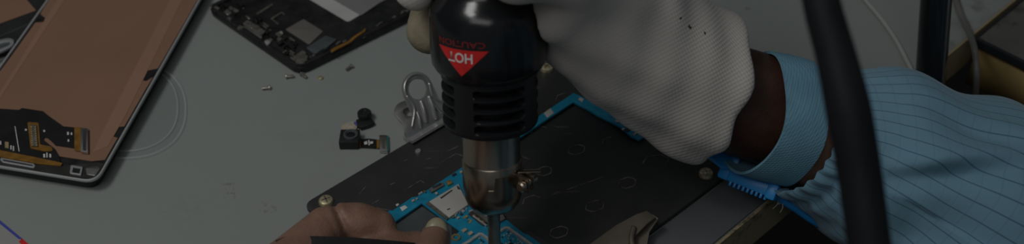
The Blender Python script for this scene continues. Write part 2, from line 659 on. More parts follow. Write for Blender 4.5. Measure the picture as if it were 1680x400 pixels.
# --- implicit surfaces for the hands
def surface_nets(f, lo, vox):
    nx, ny, nz = f.shape
    ins = f < 0
    cnt = np.zeros((nx - 1, ny - 1, nz - 1), np.int32)
    acc = np.zeros((nx - 1, ny - 1, nz - 1, 3), np.float64)
    offs = [(0, 0, 0), (1, 0, 0), (0, 1, 0), (1, 1, 0), (0, 0, 1), (1, 0, 1), (0, 1, 1), (1, 1, 1)]
    sl = lambda o: (slice(o[0], nx - 1 + o[0]), slice(o[1], ny - 1 + o[1]), slice(o[2], nz - 1 + o[2]))
    for a in range(8):
        for b in range(a + 1, 8):
            oa, ob = np.array(offs[a]), np.array(offs[b])
            if np.abs(oa - ob).sum() != 1:
                continue
            A, B = f[sl(oa)], f[sl(ob)]
            mk = (A < 0) != (B < 0)
            den = np.where(mk, A - B, 1.0)
            t = np.where(mk, A / den, 0)
            for ax in range(3):
                acc[..., ax] += np.where(mk, oa[ax] + t * (ob[ax] - oa[ax]), 0)
            cnt += mk
    act = cnt > 0
    idx = -np.ones(act.shape, np.int64)
    idx[act] = np.arange(act.sum())
    ii = np.argwhere(act)
    pts = (ii + acc[act] / cnt[act][:, None]) * vox + np.array(lo)
    quads = []
    for ax in range(3):
        A = np.take(ins, range(0, f.shape[ax] - 1), axis=ax)
        B = np.take(ins, range(1, f.shape[ax]), axis=ax)
        ch = np.argwhere(A != B)
        s = A[tuple(ch.T)]
        o1, o2 = [(1, 2), (2, 0), (0, 1)][ax]
        e1 = np.zeros(3, int)
        e1[o1] = 1
        e2 = np.zeros(3, int)
        e2[o2] = 1
        ok = (ch[:, o1] > 0) & (ch[:, o2] > 0) & (ch[:, o1] < f.shape[o1] - 1) & (ch[:, o2] < f.shape[o2] - 1)
        ch, s = ch[ok], s[ok]
        q = np.stack([idx[tuple((ch - e1 - e2).T)], idx[tuple((ch - e2).T)], idx[tuple(ch.T)], idx[tuple((ch - e1).T)]], 1)
        q[~s] = q[~s][:, ::-1]
        quads.append(q)
    return pts, np.concatenate(quads)


def sdf_grid(lo, hi, vox):
    ax = [np.arange(lo[i], hi[i] + vox, vox) for i in range(3)]
    return np.meshgrid(*ax, indexing='ij')


def cone(G, a, b, ra, rb):
    """tapered capsule"""
    a, b = np.array(a), np.array(b)
    ab = b - a
    X, Y, Z = G
    t = ((X - a[0]) * ab[0] + (Y - a[1]) * ab[1] + (Z - a[2]) * ab[2]) / max(ab @ ab, 1e-12)
    t = np.clip(t, 0, 1)
    return np.sqrt((X - a[0] - t * ab[0]) ** 2 + (Y - a[1] - t * ab[1]) ** 2 + (Z - a[2] - t * ab[2]) ** 2) - (ra + (rb - ra) * t)


def ellip(G, c, axes, radii):
    """ellipsoid with given unit axes"""
    X, Y, Z = G[0] - c[0], G[1] - c[1], G[2] - c[2]
    k = 0
    for a, r in zip(axes, radii):
        k = k + ((X * a[0] + Y * a[1] + Z * a[2]) / r) ** 2
    return (np.sqrt(k) - 1) * min(radii)


def smin(a, b, k):
    h = np.clip(0.5 + 0.5 * (b - a) / k, 0, 1)
    return b * (1 - h) + a * h - k * h * (1 - h)


def smax(a, b, k):
    return -smin(-a, -b, k)


def sdf_mesh(fn, lo, hi, vox, relax=2):
    G = sdf_grid(lo, hi, vox)
    f = fn(G)
    pts, q = surface_nets(f, lo, vox)
    me = mesh(pts.tolist(), q.tolist())
    bm = bmesh.new()
    bm.from_mesh(me)
    for _ in range(relax):
        bmesh.ops.smooth_vert(bm, verts=bm.verts, factor=0.5, use_axis_x=True, use_axis_y=True, use_axis_z=True)
    bmesh.ops.recalc_face_normals(bm, faces=bm.faces)
    bm.to_mesh(me)
    bm.free()
    return me

# ================================================================== the setting
floor = put('floor', mesh([(-3, -2, -.75), (3, -2, -.75), (3, 3, -.75), (-3, 3, -.75)], [(0, 1, 2, 3)]), 'floor')
tag(floor, 'dark floor far below the bench edge', 'floor', kind='structure')
wb = put('wall_back', box((0, 2.55, .6), (6, .1, 2.7)), 'wall')
tag(wb, 'plain wall behind the workbench', 'wall', kind='structure')
wl = put('wall_left', box((-2.6, .5, .6), (.1, 4.2, 2.7)), 'wall')
tag(wl, 'plain wall on the left of the workbench', 'wall', kind='structure')

# ------------------------------------------------------------------ bench and the desk beside it
E0 = V(1258, 330).to_2d()
ED = (V(1590, 58).to_2d() - E0).normalized()
EN = Vector((ED.y, -ED.x))                      # points off the bench


def off_bench(p):
    return (Vector((p[0], p[1])) - E0).dot(EN)


ea, eb = E0 - ED * .75, E0 + ED * .95
bench = thing('workbench', 'grey-green workbench top spread with phone parts, worn yellowish edge at lower right', 'workbench', (0, .45, 0))
bp = [(-.95, ea.y), ea, eb, (-.95, eb.y)]
put('bench_top', slab([bp], -.020, 0), 'bench', bench)
put('edge_band', ribbon([ea + EN * .0006, eb + EN * .0006], .0012, -.020, -.0002), 'edge_band', bench,
    label='worn beige edge strip with black smudges')
for (x, y) in ((-.9, ea.y + .06), (-.9, eb.y - .06), (ea.x - .1, ea.y + .06), (eb.x - .1, eb.y - .06)):
    put('leg', box((x, y, -.385), (.05, .05, .73), .004), 'steel_dark', bench)

c2 = V(1590, 58).to_2d() + EN * .0036
ce = (V(1682, 105).to_2d() - V(1590, 60).to_2d()).normalized()
desk = thing('side_desk', 'stained grey desk with yellow sides butting against the bench at upper right', 'desk', (c2.x + .2, c2.y + .1, 0))
dp = [c2, c2 + ED * .5, c2 + ED * .5 + ce * .15, c2 + ce * .15]
put('desk_top', slab([dp], -.003, -.0004), 'desk2', desk)
put('desk_side', slab([[c2 + (ED + ce) * .0015, c2 + ED * .499, c2 + ED * .499 + ce * .148, c2 + ED * .0015 + ce * .148]], -.028, -.003),
    'desk_yellow', desk, label='yellow side panel below the grey top')
put('edge_strip', join([ribbon([c2 - ce * .0004, c2 + ce * .15], .0022, -.0032, .0004),
                        ribbon([c2, c2 + ED * .5], .0009, -.003, .0003)]), 'desk_strip', desk, label='thin black edging')
for q in (c2 + ED * .45 + ce * .11, c2 + ED * .1 + ce * .11, c2 + ED * .45 + ce * .1, c2 + ED * .1 + ce * .1):
    put('leg', box((q.x, q.y, -.392), (.04, .04, .716), .004), 'steel_dark', desk)

# ------------------------------------------------------------------ black board-holder plate
PZ = .0032
pL, pU, pR = V(497, 334, PZ).to_2d(), V(907, 92, PZ).to_2d(), V(1189, 289, PZ).to_2d()
e1 = (pU - pL).normalized()
e2 = Vector((e1.y, -e1.x))
wU = (pU - pL).length
hU = (pR - pU).dot(e2)
plate_o = pL
PC = [pL, pL + e1 * wU, pL + e1 * wU + e2 * hU, pL + e2 * hU]
ctr = (PC[0] + PC[2]) / 2
plate = thing('board_holder', 'scuffed black board holder plate under the blue circuit board, brass screws in its corners', 'board holder', (ctr.x, ctr.y, 0))
top = slab([rounded(PC, .0042)], .0004, PZ, .0006)
marks = []
def cell(cx, cy, w, h, rot, gap=0, z=PZ):
    c = V(cx, cy, z).to_2d()
    pts = []
    for x, y in ((-w, 0), (-w * .5, h), (w * .55, h), (w, .1 * h), (w * .5, -h), (-w * .55, -h * .95)):
        cs, sn = math.cos(rot), math.sin(rot)
        pts.append(c + Vector((x * cs - y * sn, x * sn + y * cs)))
    if gap:
        return ribbon(pts[:gap], .00035, z - .0004, z + .00018)
    return ribbon(rounded(pts, .0008, 2), .00042, z - .0004, z + .0002, True)
for k, (x, y, w, h, g) in enumerate(((1076, 265, .0058, .0036, 5), (1029, 300, .0042, .0028, 0), (976, 338, .0044, .0026, 0), (946, 246, .0042, .0026, 0),
                      (917, 381, .0042, .0026, 0), (893, 281, .0036, .0024, 0), (1000, 232, .0036, .0022, 3), (885, 215, .004, .0024, 4),
                      (872, 330, .004, .0026, 4), (925, 160, .004, .0024, 3))):
    marks.append((cell(x, y, w, h, .45 if w < .005 else .2, g), 1))
for pts in (((663, 313), (690, 296), (697, 301)), ((722, 268), (748, 252), (760, 256)), ((610, 335), (622, 328)), ((590, 318), (601, 305)),
            ((700, 262), (706, 259)), ((640, 303), (648, 300)), ((612, 340), (640, 345)), ((730, 250), (752, 240)), ((655, 268), (668, 262)),
            ((800, 236), (870, 262)), ((905, 320), (990, 290))):
    marks.append((ribbon([V(u, v, PZ).to_2d() for u, v in pts], .0003, PZ - .0004, PZ + .00015), 1))
put('plate', join([(top, 0)] + marks), ['plate', 'plate_line'], plate, 40)
put('plate_reflection', pslab([(640, 372), (692, 338), (741, 372), (742, 400), (720, 440), (600, 420)], PZ - .0003, PZ + .0003), 'grey_plastic', plate, None, 'painted grey reflection on the plate inside the board cut-out')  # paler patch laid on the plate in place of its reflection
for (u, v) in ((535, 331), (1158, 286), (897, 113)):
    p = V(u, v, PZ)
    sc = lathe([(.0031, -.0004), (.0031, .0006), (.0027, .0014), (.0016, .00185), (.0006, .0019)], 28, Matrix.Translation(p))
    rt = Matrix.Translation(p) @ Matrix.Rotation(random.uniform(0, 1.5), 4, 'Z')
    put('brass_screw', join([(sc, 0), (box((0, 0, .0018), (.0036, .0006, .0003), 0, rt), 1), (box((0, 0, .0018), (.0006, .0036, .0003), 0, rt), 1)]),
        ['brass', 'steel_dark'], plate, 40)
p3 = V(905, 101, PZ)
put('corner_lug', box((0, 0, 0), (.008, .0045, .0016), .0006, Matrix.Translation(p3 + Vector((.001, .002, .0004))) @ Matrix.Rotation(-.75, 4, 'Z')), 'nickel', plate, 40)

M['strip_grey'] = mat('strip_grey', (0.118, 0.124, 0.132), 0.48, col2=(0.132, 0.137, 0.142), vscale=30, bump=.06, bscale=500)  # thin slab over the bench top, a darker grey than the bench
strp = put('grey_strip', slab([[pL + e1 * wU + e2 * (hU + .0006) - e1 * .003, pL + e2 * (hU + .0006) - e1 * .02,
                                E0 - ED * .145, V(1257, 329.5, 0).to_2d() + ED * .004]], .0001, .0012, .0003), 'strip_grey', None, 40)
tag(strp, 'flat slab of darker grey between the black plate and the worn bench edge', 'strip')

# bent metal tongue on the near edge of the plate
tg = thing('metal_tongue', 'dull beige forked metal clamp tongue on the black plate at bottom of the photo', 'clamp', V(1030, 392, PZ))
def strip3(pts, w, th, side):
    vs, fs = [], []
    for k, p in enumerate(pts):
        s = side * (w[k] if isinstance(w, (list, tuple)) else w) / 2
        vs += [p - s, p + s, p + s + Vector((0, 0, th)), p - s + Vector((0, 0, th))]
    n = len(pts)
    for i in range(n - 1):
        for k in range(4):
            k2 = (k + 1) % 4
            fs.append((4 * i + k, 4 * i + k2, 4 * i + 4 + k2, 4 * i + 4 + k))
    fs += [(0, 1, 2, 3), (4 * n - 1, 4 * n - 2, 4 * n - 3, 4 * n - 4)]
    return recalc(mesh(vs, fs))
sd = Vector((e2.x, e2.y, 0))
put('tongue_arm', strip3([V(985, 420, .0045), V(1025, 382, .0075), V(1052, 362, .0100), V(1068, 354, .0106)], [.013, .009, .0062, .0046], .0011, sd), M['nickel'], tg, 30)
M['dull_metal'] = mat('dull_metal', (0.14, 0.122, 0.094), 0.5, 0.35, var=0.15, vscale=120)
tg.children[0].data.materials[0] = M['dull_metal']
put('tongue_fork', strip3([V(1075, 358, .0092), V(1058, 378, .0060), V(1048, 408, .0045)], [.003, .0045, .007], .0011, sd), 'dull_metal', tg, 30)
put('tongue_rib', tube([V(1040, 372, .0105), V(1036, 392, .0092), V(1040, 412, .008)], .0011, 8), 'dull_metal', tg, True)

# ------------------------------------------------------------------ bulldog clip on the far-left edge of the plate
jm = V(712, 216, 0)
ax_x = Vector((e1.x, e1.y, 0))
ax_o = Vector((-e2.x, -e2.y, 0))
clip = thing('bulldog_clip', 'shiny steel bulldog clip biting the left edge of the black plate', 'clip', jm)
up = Vector((0, 0, 1))
def clip_mw(origin, pitch):
    y = (ax_o * math.cos(pitch) + up * math.sin(pitch)).normalized()
    return frame_mw(origin, ax_x, y, ax_x.cross(y))
def circ(c, r, n=28, a0=0, a1=2 * PI):
    return [Vector((c[0] + r * math.cos(a0 + (a1 - a0) * k / (n - 1 if a1 - a0 < 6.28 else n)), c[1] + r * math.sin(a0 + (a1 - a0) * k / (n - 1 if a1 - a0 < 6.28 else n)))) for k in range(n)]
def lever(rr, hole, ln, w0, w1):
    lp = [Vector((-w0, 0)), Vector((w0, 0)), Vector((w0, .0045)), Vector((w1 + .001, .0085)), Vector((rr, ln - .003))]
    lp += circ((0, ln), rr, 18, 0, PI)
    lp += [Vector((-rr, ln - .003)), Vector((-w1 - .001, .0085)), Vector((-w0, .0045))]
    return [lp, circ((0, ln), hole, 24)]
jo = jm + up * (PZ + .0006)
L1 = slab(lever(.0076, .0044, .0175, .0140, .0066), 0, .0009, .0003)
put('front_lever', xform(L1, clip_mw(jo, math.radians(54))), 'chrome', clip, 40)
rb = []
cm = clip_mw(jo, math.radians(54))
rb.append(tube([cm @ Vector((-.0063, .0175, .0009)), cm @ Vector((-.0055, .011, .0009)), cm @ Vector((-.0105, .004, .0009))], .0006, 8))
rb.append(tube([cm @ Vector((.0063, .0175, .0009)), cm @ Vector((.0055, .011, .0009)), cm @ Vector((.0105, .004, .0009))], .0006, 8))
for (x0, y0, x1, y1, w) in ((-.003, .003, -.001, .0125, .0016), (.002, .002, .0035, .0125, .0018), (.006, .003, .0025, .010, .0013), (-.0065, .002, -.005, .009, .0012)):
    rb.append(tube([cm @ Vector((x0, y0, .0008)), cm @ Vector(((x0 + x1) / 2, (y0 + y1) / 2, .0014)), cm @ Vector((x1, y1, .0008))], w / 2, 8))
rb.append(tube([cm @ Vector((.0065 * math.cos(a), .0175 + .0065 * math.sin(a), .0009)) for a in np.linspace(0, PI, 9)], .0006, 8))
put('pressed_rib', join(rb), 'chrome', clip, True)
L2 = slab(lever(.0068, .0028, .0150, .0120, .0072), -.0009, 0, .0003)
put('rear_lever', xform(L2, clip_mw(jm + up * .0012 - ax_x * .0015, math.radians(8))), 'nickel', clip, 40)
jaw = [(.0016, 0), (.0020, .0012), (.0006, .0022), (-.0030, .0026), (-.0036, .0018), (-.0030, .0012), (.0002, .0006)]
vs, fs = [], []
for sx in (-.0145, .0145):
    for (o, z) in jaw:
        vs.append(jm + ax_x * sx + ax_o * o + up * (PZ - .0004 + z))
nj = len(jaw)
for k in range(nj):
    fs.append((k, (k + 1) % nj, nj + (k + 1) % nj, nj + k))
fs += [tuple(range(nj))[::-1], tuple(range(nj, 2 * nj))]
put('jaw', recalc(mesh(vs, fs)), 'chrome', clip, 20)
put('spring_pin', tube([jm + ax_x * -.0125 + ax_o * .003 + up * .0035, jm + ax_x * .0125 + ax_o * .003 + up * .0035], .0017, 12, smooth=False), 'steel_dark', clip, 60)
put('rivet_tip', lathe([(.0014, 0), (.0012, .0008), (.0005, .001)], 14, Matrix.Translation(V(686, 249, PZ))), 'chrome', clip, 50)

# ------------------------------------------------------------------ blue circuit board
BZ0, BZ = .0040, .0052
pcb = thing('circuit_board', 'blue phone circuit board lying on the black plate under the hot air nozzle', 'circuit board', V(800, 380, PZ))
outline = [(598, 372), (640, 344), (644, 345), (676, 323), (684, 322), (764, 270), (884, 190), (941, 152), (952, 157), (1000, 181), (1022, 192), (1064, 217), (1058, 224), (1048, 229),
           (1034, 222), (1020, 209), (1001, 199), (984, 191), (966, 180), (941, 167), (915, 184), (886, 203), (845, 231), (800, 262), (776, 278), (792, 306), (806, 334), (818, 341), (826, 358), (833, 361), (846, 372), (858, 381),
           (866, 384), (905, 412), (960, 455), (800, 520), (700, 450), (738, 415), (741, 392), (754, 378), (692, 333), (650, 362), (624, 378), (604, 382)]
put('board', pslab(outline, BZ0, BZ, .0002), 'pcb', pcb, 40)
# feet of solder lugs that hold it off the plate
for pts in ([(760, 360), (840, 380), (880, 420), (800, 440)], [(660, 338), (740, 288), (745, 292), (668, 342)],
            [(890, 192), (938, 160), (940, 164), (894, 198)], [(990, 184), (1050, 220), (1046, 224), (986, 188)]):
    put('under_shield', pslab(pts, PZ, BZ0), 'chip', pcb)
def on(name, pts, h, m, bev=.0001, label=None, z=BZ, par=None):
    return put(name, pslab(pts, z, z + h, bev), m, par or pcb, 40, label)
sim = on('card_slot', [(704, 330), (752, 301), (768, 335), (737, 356)], .0012, 'shield', .0002, 'silver card slot cover')
on('slot_opening', [(722, 324), (741, 311), (743, 312), (724, 326)], .00006, 'chip', 0, z=BZ + .0012, par=sim)
on('slot_opening', [(733, 343), (738, 341), (739, 342.5), (734, 344.5)], .00006, 'chip', 0, z=BZ + .0012, par=sim)
on('slot_opening', [(749, 304), (753, 306), (756, 311), (751, 310)], .00006, 'chip', 0, z=BZ + .0012, par=sim)
on('slot_rail', [(699, 333), (704, 330), (737, 356), (733, 360)], .0008, 'chip_grey', .0001)
on('gold_connector', [(731, 297), (739, 294), (743, 299), (735, 303)], .0011, 'gold', .0002)
on('driver_chip', [(704, 310), (726, 298), (729, 303), (708, 315)], .0009, 'chip_grey', .0001)
on('driver_chip', [(709, 306), (723, 299), (725, 302), (711, 309)], .0011, 'chip', .0001)
on('tape_patch', [(892, 185), (903, 177), (909, 185), (898, 193)], .00025, 'shield', .0001, 'silver tape patch')
on('tape_patch', [(951, 159), (958, 162), (955, 167), (949, 163)], .0002, 'shield', .0001)
on('tape_patch', [(656, 340), (664, 336), (669, 340), (660, 346)], .0003, 'white_mark', .0001)
on('tape_patch', [(649, 335), (653, 333), (655, 335), (651, 338)], .0003, 'white_mark', .0001)
for (u, v) in ((761, 376), (771, 381)):
    on('capacitor', [(u - 4, v + 1), (u + 2, v - 3), (u + 6, v), (u, v + 4)], .0009, 'ceramic', .0001)
for (u, v) in ((777, 353), (784, 358), (791, 363)):
    on('gold_contact', [(u - 3, v), (u + 1, v - 2.5), (u + 4, v), (u, v + 3)], .0009, 'gold', .0001)
on('contact_block', [(768, 350), (776, 346), (800, 362), (796, 370), (790, 368)], .0006, 'chip', .0001)
on('contact_block', [(776, 346), (790, 340), (818, 358), (802, 366)], .0010, 'chip_grey', .0001)
on('contact_block', [(806, 352), (822, 346), (829, 358), (815, 366)], .0010, 'grey_label', .0001)
put('contact_rim', ribbon([V(u, v, BZ).to_2d() for u, v in ((770, 350), (782, 345), (799, 357))], .0007, BZ, BZ + .0013), 'tin', pcb)
put('contact_rim', ribbon([V(u, v, BZ).to_2d() for u, v in ((776, 356), (798, 372))], .0006, BZ, BZ + .0010), 'tin', pcb)
f1 = [V(u, v, BZ + .0012).to_2d() for u, v in ((700, 432), (768, 396), (786, 383), (790, 383), (800, 390), (803, 397), (812, 430))]
f2 = [V(u, v, BZ + .0012).to_2d() for u, v in ((812, 383), (829, 372.5), (834, 373), (866, 396), (905, 424))]
put('shield_frame', ribbon(f1, .0011, BZ, BZ + .0012), 'tin', pcb)
put('shield_frame', ribbon(f2, .0011, BZ, BZ + .0012), 'tin', pcb)
fr = []
for k in range(26):
    t = k / 25
    fr.append((box((0, 0, .0003), (.0005, .0005, .0004), 0, Matrix.Translation(V(738 + 30 * t + random.uniform(-2, 2), 354 - 19 * t + random.uniform(-2, 8), BZ))), 0))
put('solder_row', join([f[0] for f in fr]), 'tin', pcb)
# tiny parts in rows along the board's own axes
bx = Vector((e1.x, e1.y, 0))
by = Vector((e2.x, e2.y, 0))
rb3 = frame_mw(Vector((0, 0, 0)), bx, by, Vector((0, 0, 1)))
def smd(p, w, l, h, m, name='chip'):
    put(name, box((0, 0, h / 2), (w, l, h), min(w, l) * .12, Matrix.Translation(p) @ rb3, 1), m, pcb)
for (u, v, w, l, m) in ((748, 351, .0016, .001, 'ceramic'), (744, 357, .0012, .0008, 'chip_grey'), (752, 358, .0012, .0008, 'ceramic'), (757, 352, .001, .001, 'chip'),
                        (752, 345, .0018, .001, 'chip_grey'), (760, 347, .001, .0014, 'tin'), (764, 357, .002, .0012, 'gold_glue'), (766, 362, .001, .002, 'pcb'),
                        (690, 318, .002, .0008, 'tin'), (697, 315, .0008, .0014, 'chip_grey'), (716, 318, .001, .0012, 'ceramic'), (678, 330, .0012, .001, 'ceramic'),
                        (684, 327, .001, .0008, 'tin'), (745, 287, .002, .001, 'chip'), (757, 283, .0012, .0012, 'ceramic'),
                        (1012, 200, .001, .0014, 'tin'), (1018, 200, .001, .0008, 'ceramic'), (1025, 206, .0016, .0012, 'tin'), (1030, 203, .001, .0008, 'chip'),
                        (1030, 213, .0026, .0018, 'chip'), (1037, 208, .0008, .0012, 'tin'), (1042, 212, .0012, .0008, 'ceramic'), (1022, 213, .0012, .001, 'tin'),
                        (1048, 216, .0022, .0013, 'copper'), (1053, 219, .0008, .0013, 'tin'), (1043, 220, .0014, .0008, 'tin'), (1040, 222, .001, .0008, 'ceramic')):
    smd(V(u, v, BZ), w, l, .0007, m)
pr = []
for i in range(16):
    for j in range(13):
        if random.random() < .3:
            continue
        p = V(834, 381, BZ) + by * (.0013 * i) - bx * (.0012 * j) + by * random.uniform(0, .0004)
        pr.append((box((0, 0, .0002), (.00055, .0006, .0005), 0, Matrix.Translation(p) @ rb3), 1 if random.random() < .45 else (2 if random.random() < .6 else 0)))
for i in range(15):
    for j in range(14):
        if random.random() < .35:
            continue
        p = V(790, 389, BZ) + by * (.0012 * i) - bx * (.0012 * (j + 1))
        pr.append((box((0, 0, .0002), (.0005, .0006, .0005), 0, Matrix.Translation(p) @ rb3), 1 if random.random() < .4 else (2 if random.random() < .5 else 0)))
o = put('solder_pads', join(pr), ['chip', 'tin', 'ceramic'], pcb)
tag(o, kind='stuff')
put('processor_chip', box((0, 0, .0006), (.008, .008, .0012), .0002, Matrix.Translation(V(835, 394, BZ) + by * .006 - bx * .0045) @ rb3, 1), 'black', pcb, 40)
put('screw_ring', lathe([(.0018, 0), (.0018, .0005), (.0011, .0005), (.0011, 0)], 24, Matrix.Translation(V(748, 390, BZ)), False), 'gold', pcb, 40)
on('glue_blob', [(764, 361), (769, 358), (775, 361), (771, 366)], .0003, 'gold_glue', .0001)
on('edge_module', [(862, 381), (870, 378), (893, 392), (915, 410), (885, 405)], .0012, 'chip', .0002, z=PZ + .0002)

# ------------------------------------------------------------------ hot air gun
GT = V(812, 424, .0076)
GA = Vector((-.02, math.sin(math.radians(17)), math.cos(math.radians(17)))).normalized()
GN = (CAM - (GT + GA * .08))
GN = (GN - GA * GN.dot(GA)).normalized()
GR = GA.cross(GN)
GMW = frame_mw(GT, GR, -GN, GA)                 # local x = right, y = away from the camera, z = up the gun
def gp(s, phi, R):
    ph = math.radians(phi)
    return GT + GA * s + (GN * math.cos(ph) + GR * math.sin(ph)) * R
gun = thing('hot_air_gun', 'black hot air gun with steel barrel and red warning sign over the blue board', 'hot air gun', GT)
body = put('housing', lathe([(.0130, .0775), (.0168, .0775), (.0172, .0785), (.0190, .0800), (.0202, .0822), (.0205, .086), (.0205, .0975), (.0201, .1005), (.0190, .1031), (.0173, .1054), (.0154, .1076), (.0141, .1098), (.0136, .112),
                      (.0135, .114), (.0135, .196), (.0125, .203), (.0095, .207), (.0066, .208)], 96, GMW), 'plastic_black', gun, 50)
nphi, ns = 180, 70
vs, fs = [], []
s0, s1 = .0572, .0785
rows = [.0618, .0662, .0706, .0750]
for i in range(ns):
    s = s0 + (s1 - s0) * i / (ns - 1)
    for k in range(nphi):
        ph = -180 + 360 * k / nphi
        g = (ph - 12 + 45) % 90 - 45
        e = max(0, min(1, (s - s0) / .0022))
        R = .0172 - .0022 * (1 - math.sqrt(1 - (1 - e) ** 2))
        R -= .0004 * (s1 - s) / (s1 - s0) * 0
        m = 0
        for rw in rows:
            q = max(abs(g) / 30.0, 0)
            hx = max(0, abs(g) - 26.5) / 4.5
            hy = abs(s - rw) / .00145
            dd = math.hypot(hx, hy)
            m = max(m, min(1, max(0, (1.12 - dd) / .22)))
        vs.append(gp(s, ph, R - .0042 * m))
for i in range(ns - 1):
    for k in range(nphi):
        k2 = (k + 1) % nphi
        fs.append((i * nphi + k, i * nphi + k2, (i + 1) * nphi + k2, (i + 1) * nphi + k))
fs.append(tuple(range(nphi)))
vent = put('vent_collar', recalc(mesh(vs, fs)), 'plastic_vent', gun, 50)
put('barrel', lathe([(.0030, .0222), (.0060, .0224), (.0085, .0236), (.0100, .0258), (.0108, .0285), (.0110, .031), (.0110, .0425), (.0107, .0429), (.0105, .0434), (.0105, .0600)], 72, GMW), 'steel', gun, 50)
put('nozzle', lathe([(.0017, .0010), (.0024, .0010), (.0024, .0215), (.0030, .0228)], 32, GMW), 'steel_dark', gun, 50)
# clamp band with its ear and screw
vs, fs = [], []
arc = np.linspace(-8, 120, 40)
for ph in arc:
    for (s, R) in ((.0325, .0110), (.0325, .0116), (.0402, .0116), (.0402, .0110)):
        vs.append(gp(s if ph > 5 else (s if s < .035 else .0352 + (s - .0402)), ph, R))
na = len(arc)
for i in range(na - 1):
    for k in range(4):
        k2 = (k + 1) % 4
        fs.append((4 * i + k, 4 * i + k2, 4 * i + 4 + k2, 4 * i + 4 + k))
fs += [(0, 1, 2, 3), (4 * na - 1, 4 * na - 2, 4 * na - 3, 4 * na - 4)]
clampb = put('clamp_band', recalc(mesh(vs, fs)), 'steel', gun, 30)
em = axis_mw(gp(.0375, 52, .0142), (GR * .75 + GN * .66), GA)
put('clamp_ear', join([box((0, -.0014, 0), (.0062, .0009, .0075), .0003, em), box((0, .0014, 0), (.0062, .0009, .0075), .0003, em)]), 'steel', clampb, 40)
sm = axis_mw(gp(.0372, 52, .0160), (GN * .75 - GR * .66), GA)
put('clamp_screw', lathe([(.0013, -.0045), (.0013, .0026), (.0020, .0028), (.0020, .0040), (.0014, .0045)], 20, sm), 'steel', clampb, 40)
put('clamp_ear', box((0, 0, 0), (.0012, .0085, .0022), .0003, axis_mw(gp(.0405, 62, .0152), GN, GA)), 'steel', clampb, 40)
# warning sign wrapped on the housing
RL = .0205
def wrap(x, y, ph0, sc0, lift):
    return gp(sc0 + y, ph0 + math.degrees(x / RL), RL + lift)
PH0, SLB = -27, .0
tri_top, tri_bot, half = .0928, .0832, .0098
vs, fs = [], []
nu, nv = 28, 10
for j in range(nv + 1):
    t = j / nv
    for i in range(nu + 1):
        x = (i / nu * 2 - 1) * half * t
        vs.append(wrap(x, 0, PH0, tri_bot + (tri_top - tri_bot) * t, .00012))
for j in range(nv):
    for i in range(nu):
        a = j * (nu + 1) + i
        fs.append((a, a + 1, a + nu + 2, a + nu + 1))
sign = put('warning_triangle', mesh(vs, fs), 'red', gun, True, 'red warning triangle with upside-down lettering')
def text_mesh(txt, size, w, h, ph0, s0, lift, bold=0.0):
    cu = bpy.data.curves.new('t', 'FONT')
    cu.body = txt
    cu.size = 1
    cu.offset = bold
    cu.resolution_u = 3
    o = bpy.data.objects.new('t', cu)
    COL.objects.link(o)
    dg = bpy.context.evaluated_depsgraph_get()
    me = bpy.data.meshes.new_from_object(o.evaluated_get(dg))
    bpy.data.objects.remove(o)
    bpy.data.curves.remove(cu)
    xs = [v.co.x for v in me.vertices]
    ys = [v.co.y for v in me.vertices]
    x0, x1, y0, y1 = min(xs), max(xs), min(ys), max(ys)
    for v in me.vertices:
        x = ((v.co.x - x0) / (x1 - x0) - .5) * w
        y = ((v.co.y - y0) / (y1 - y0) - .5) * h
        v.co = wrap(-x, -y, ph0, s0, lift)
    return me
put('lettering', text_mesh('HOT', 1, .0092, .0036, PH0 - 1, .0899, .0003, .02), 'white_ink', sign)
put('lettering', text_mesh('CAUTION', 1, .0180, .0022, PH0 - 1, .0948, .00012, .01), 'red_ink', gun, label='red lettering above the triangle')

# ------------------------------------------------------------------ black hose in front
ht = gp(.2088, 0, 0)
hp = [ht, ht + GA * .03, VD(1080, -560, .33), VD(1255, -330, .285), VD(1325, -130, .275), VD(1347, 0, .272), VD(1371, 90, .270), VD(1392, 180, .268), VD(1411, 290, .268), VD(1426, 400, .268),
      VD(1448, 560, .27), VD(1490, 800, .29)]
hp += [hp[-1] + Vector((.02, .0, -.10)), Vector((.165, .12, -.20)), Vector((.175, .115, -.285))]
hose = put('hose', tube(hp, [.0052, .0045, .0045, .0045, .0045, .0044, .0047, .0053, .0051, .0050, .0050, .005, .005, .005, .005], 24, 10), 'cable_black', None, True)
tag(hose, 'thick black air hose crossing in front of the light blue sleeve', 'hose')

# ------------------------------------------------------------------ post and cables at the back
pa, pb_ = V(1524, 165, 0), V(1538, -30, .055)
dr = (pb_ - pa).normalized()
post = put('metal_post', lathe([(.0066, .0), (.0066, .30), (.005, .302)], 40, axis_mw(pa, dr)), 'post_black', None, 50)
px_ = (CAM - pa)
px_ = (px_ - dr * px_.dot(dr)).normalized()
pr_ = dr.cross(px_) * -1
if pr_.x < 0:
    pr_ = -pr_
q_ = (px_ * .62 + pr_ * .78).normalized() * .0066
post_glint = tube([pa + q_, pa + q_ + dr * .30], .0005, 8, smooth=False)  # pale rod added along the post as a modelled highlight
pm = post
put('glint', post_glint, 'silver_paint', post, True, 'thin pale painted highlight line')
tag(post, 'glossy black metal post standing on the bench behind the light blue sleeve', 'post')
ca = put('cable', tube([V(u, v, .0012) for u, v in ((1330, -120), (1385, -40), (1421, 2), (1448, 34), (1470, 66), (1487, 98), (1500, 125), (1512, 160))], .0011, 12), 'cable_white', None, True)
tag(ca, 'thin white cable curving across the bench towards the black post', 'cable')
cb = put('cable', tube([V(1552, -60, .0019), V(1564, -15, .0019), V(1574, 18, .0021), V(1584, 40, .0040), V(1592, 58, .0068), V(1598, 78, .0078), V(1601, 100, .0035), V(1602, 128, -.003), V(1600, 160, -.018), V(1599, 195, -.045), V(1600, 240, -.10)], .0015, 12), 'cable_grey', None, True)
tag(cb, 'grey cable dropping into the gap beside the yellow desk sides', 'cable')

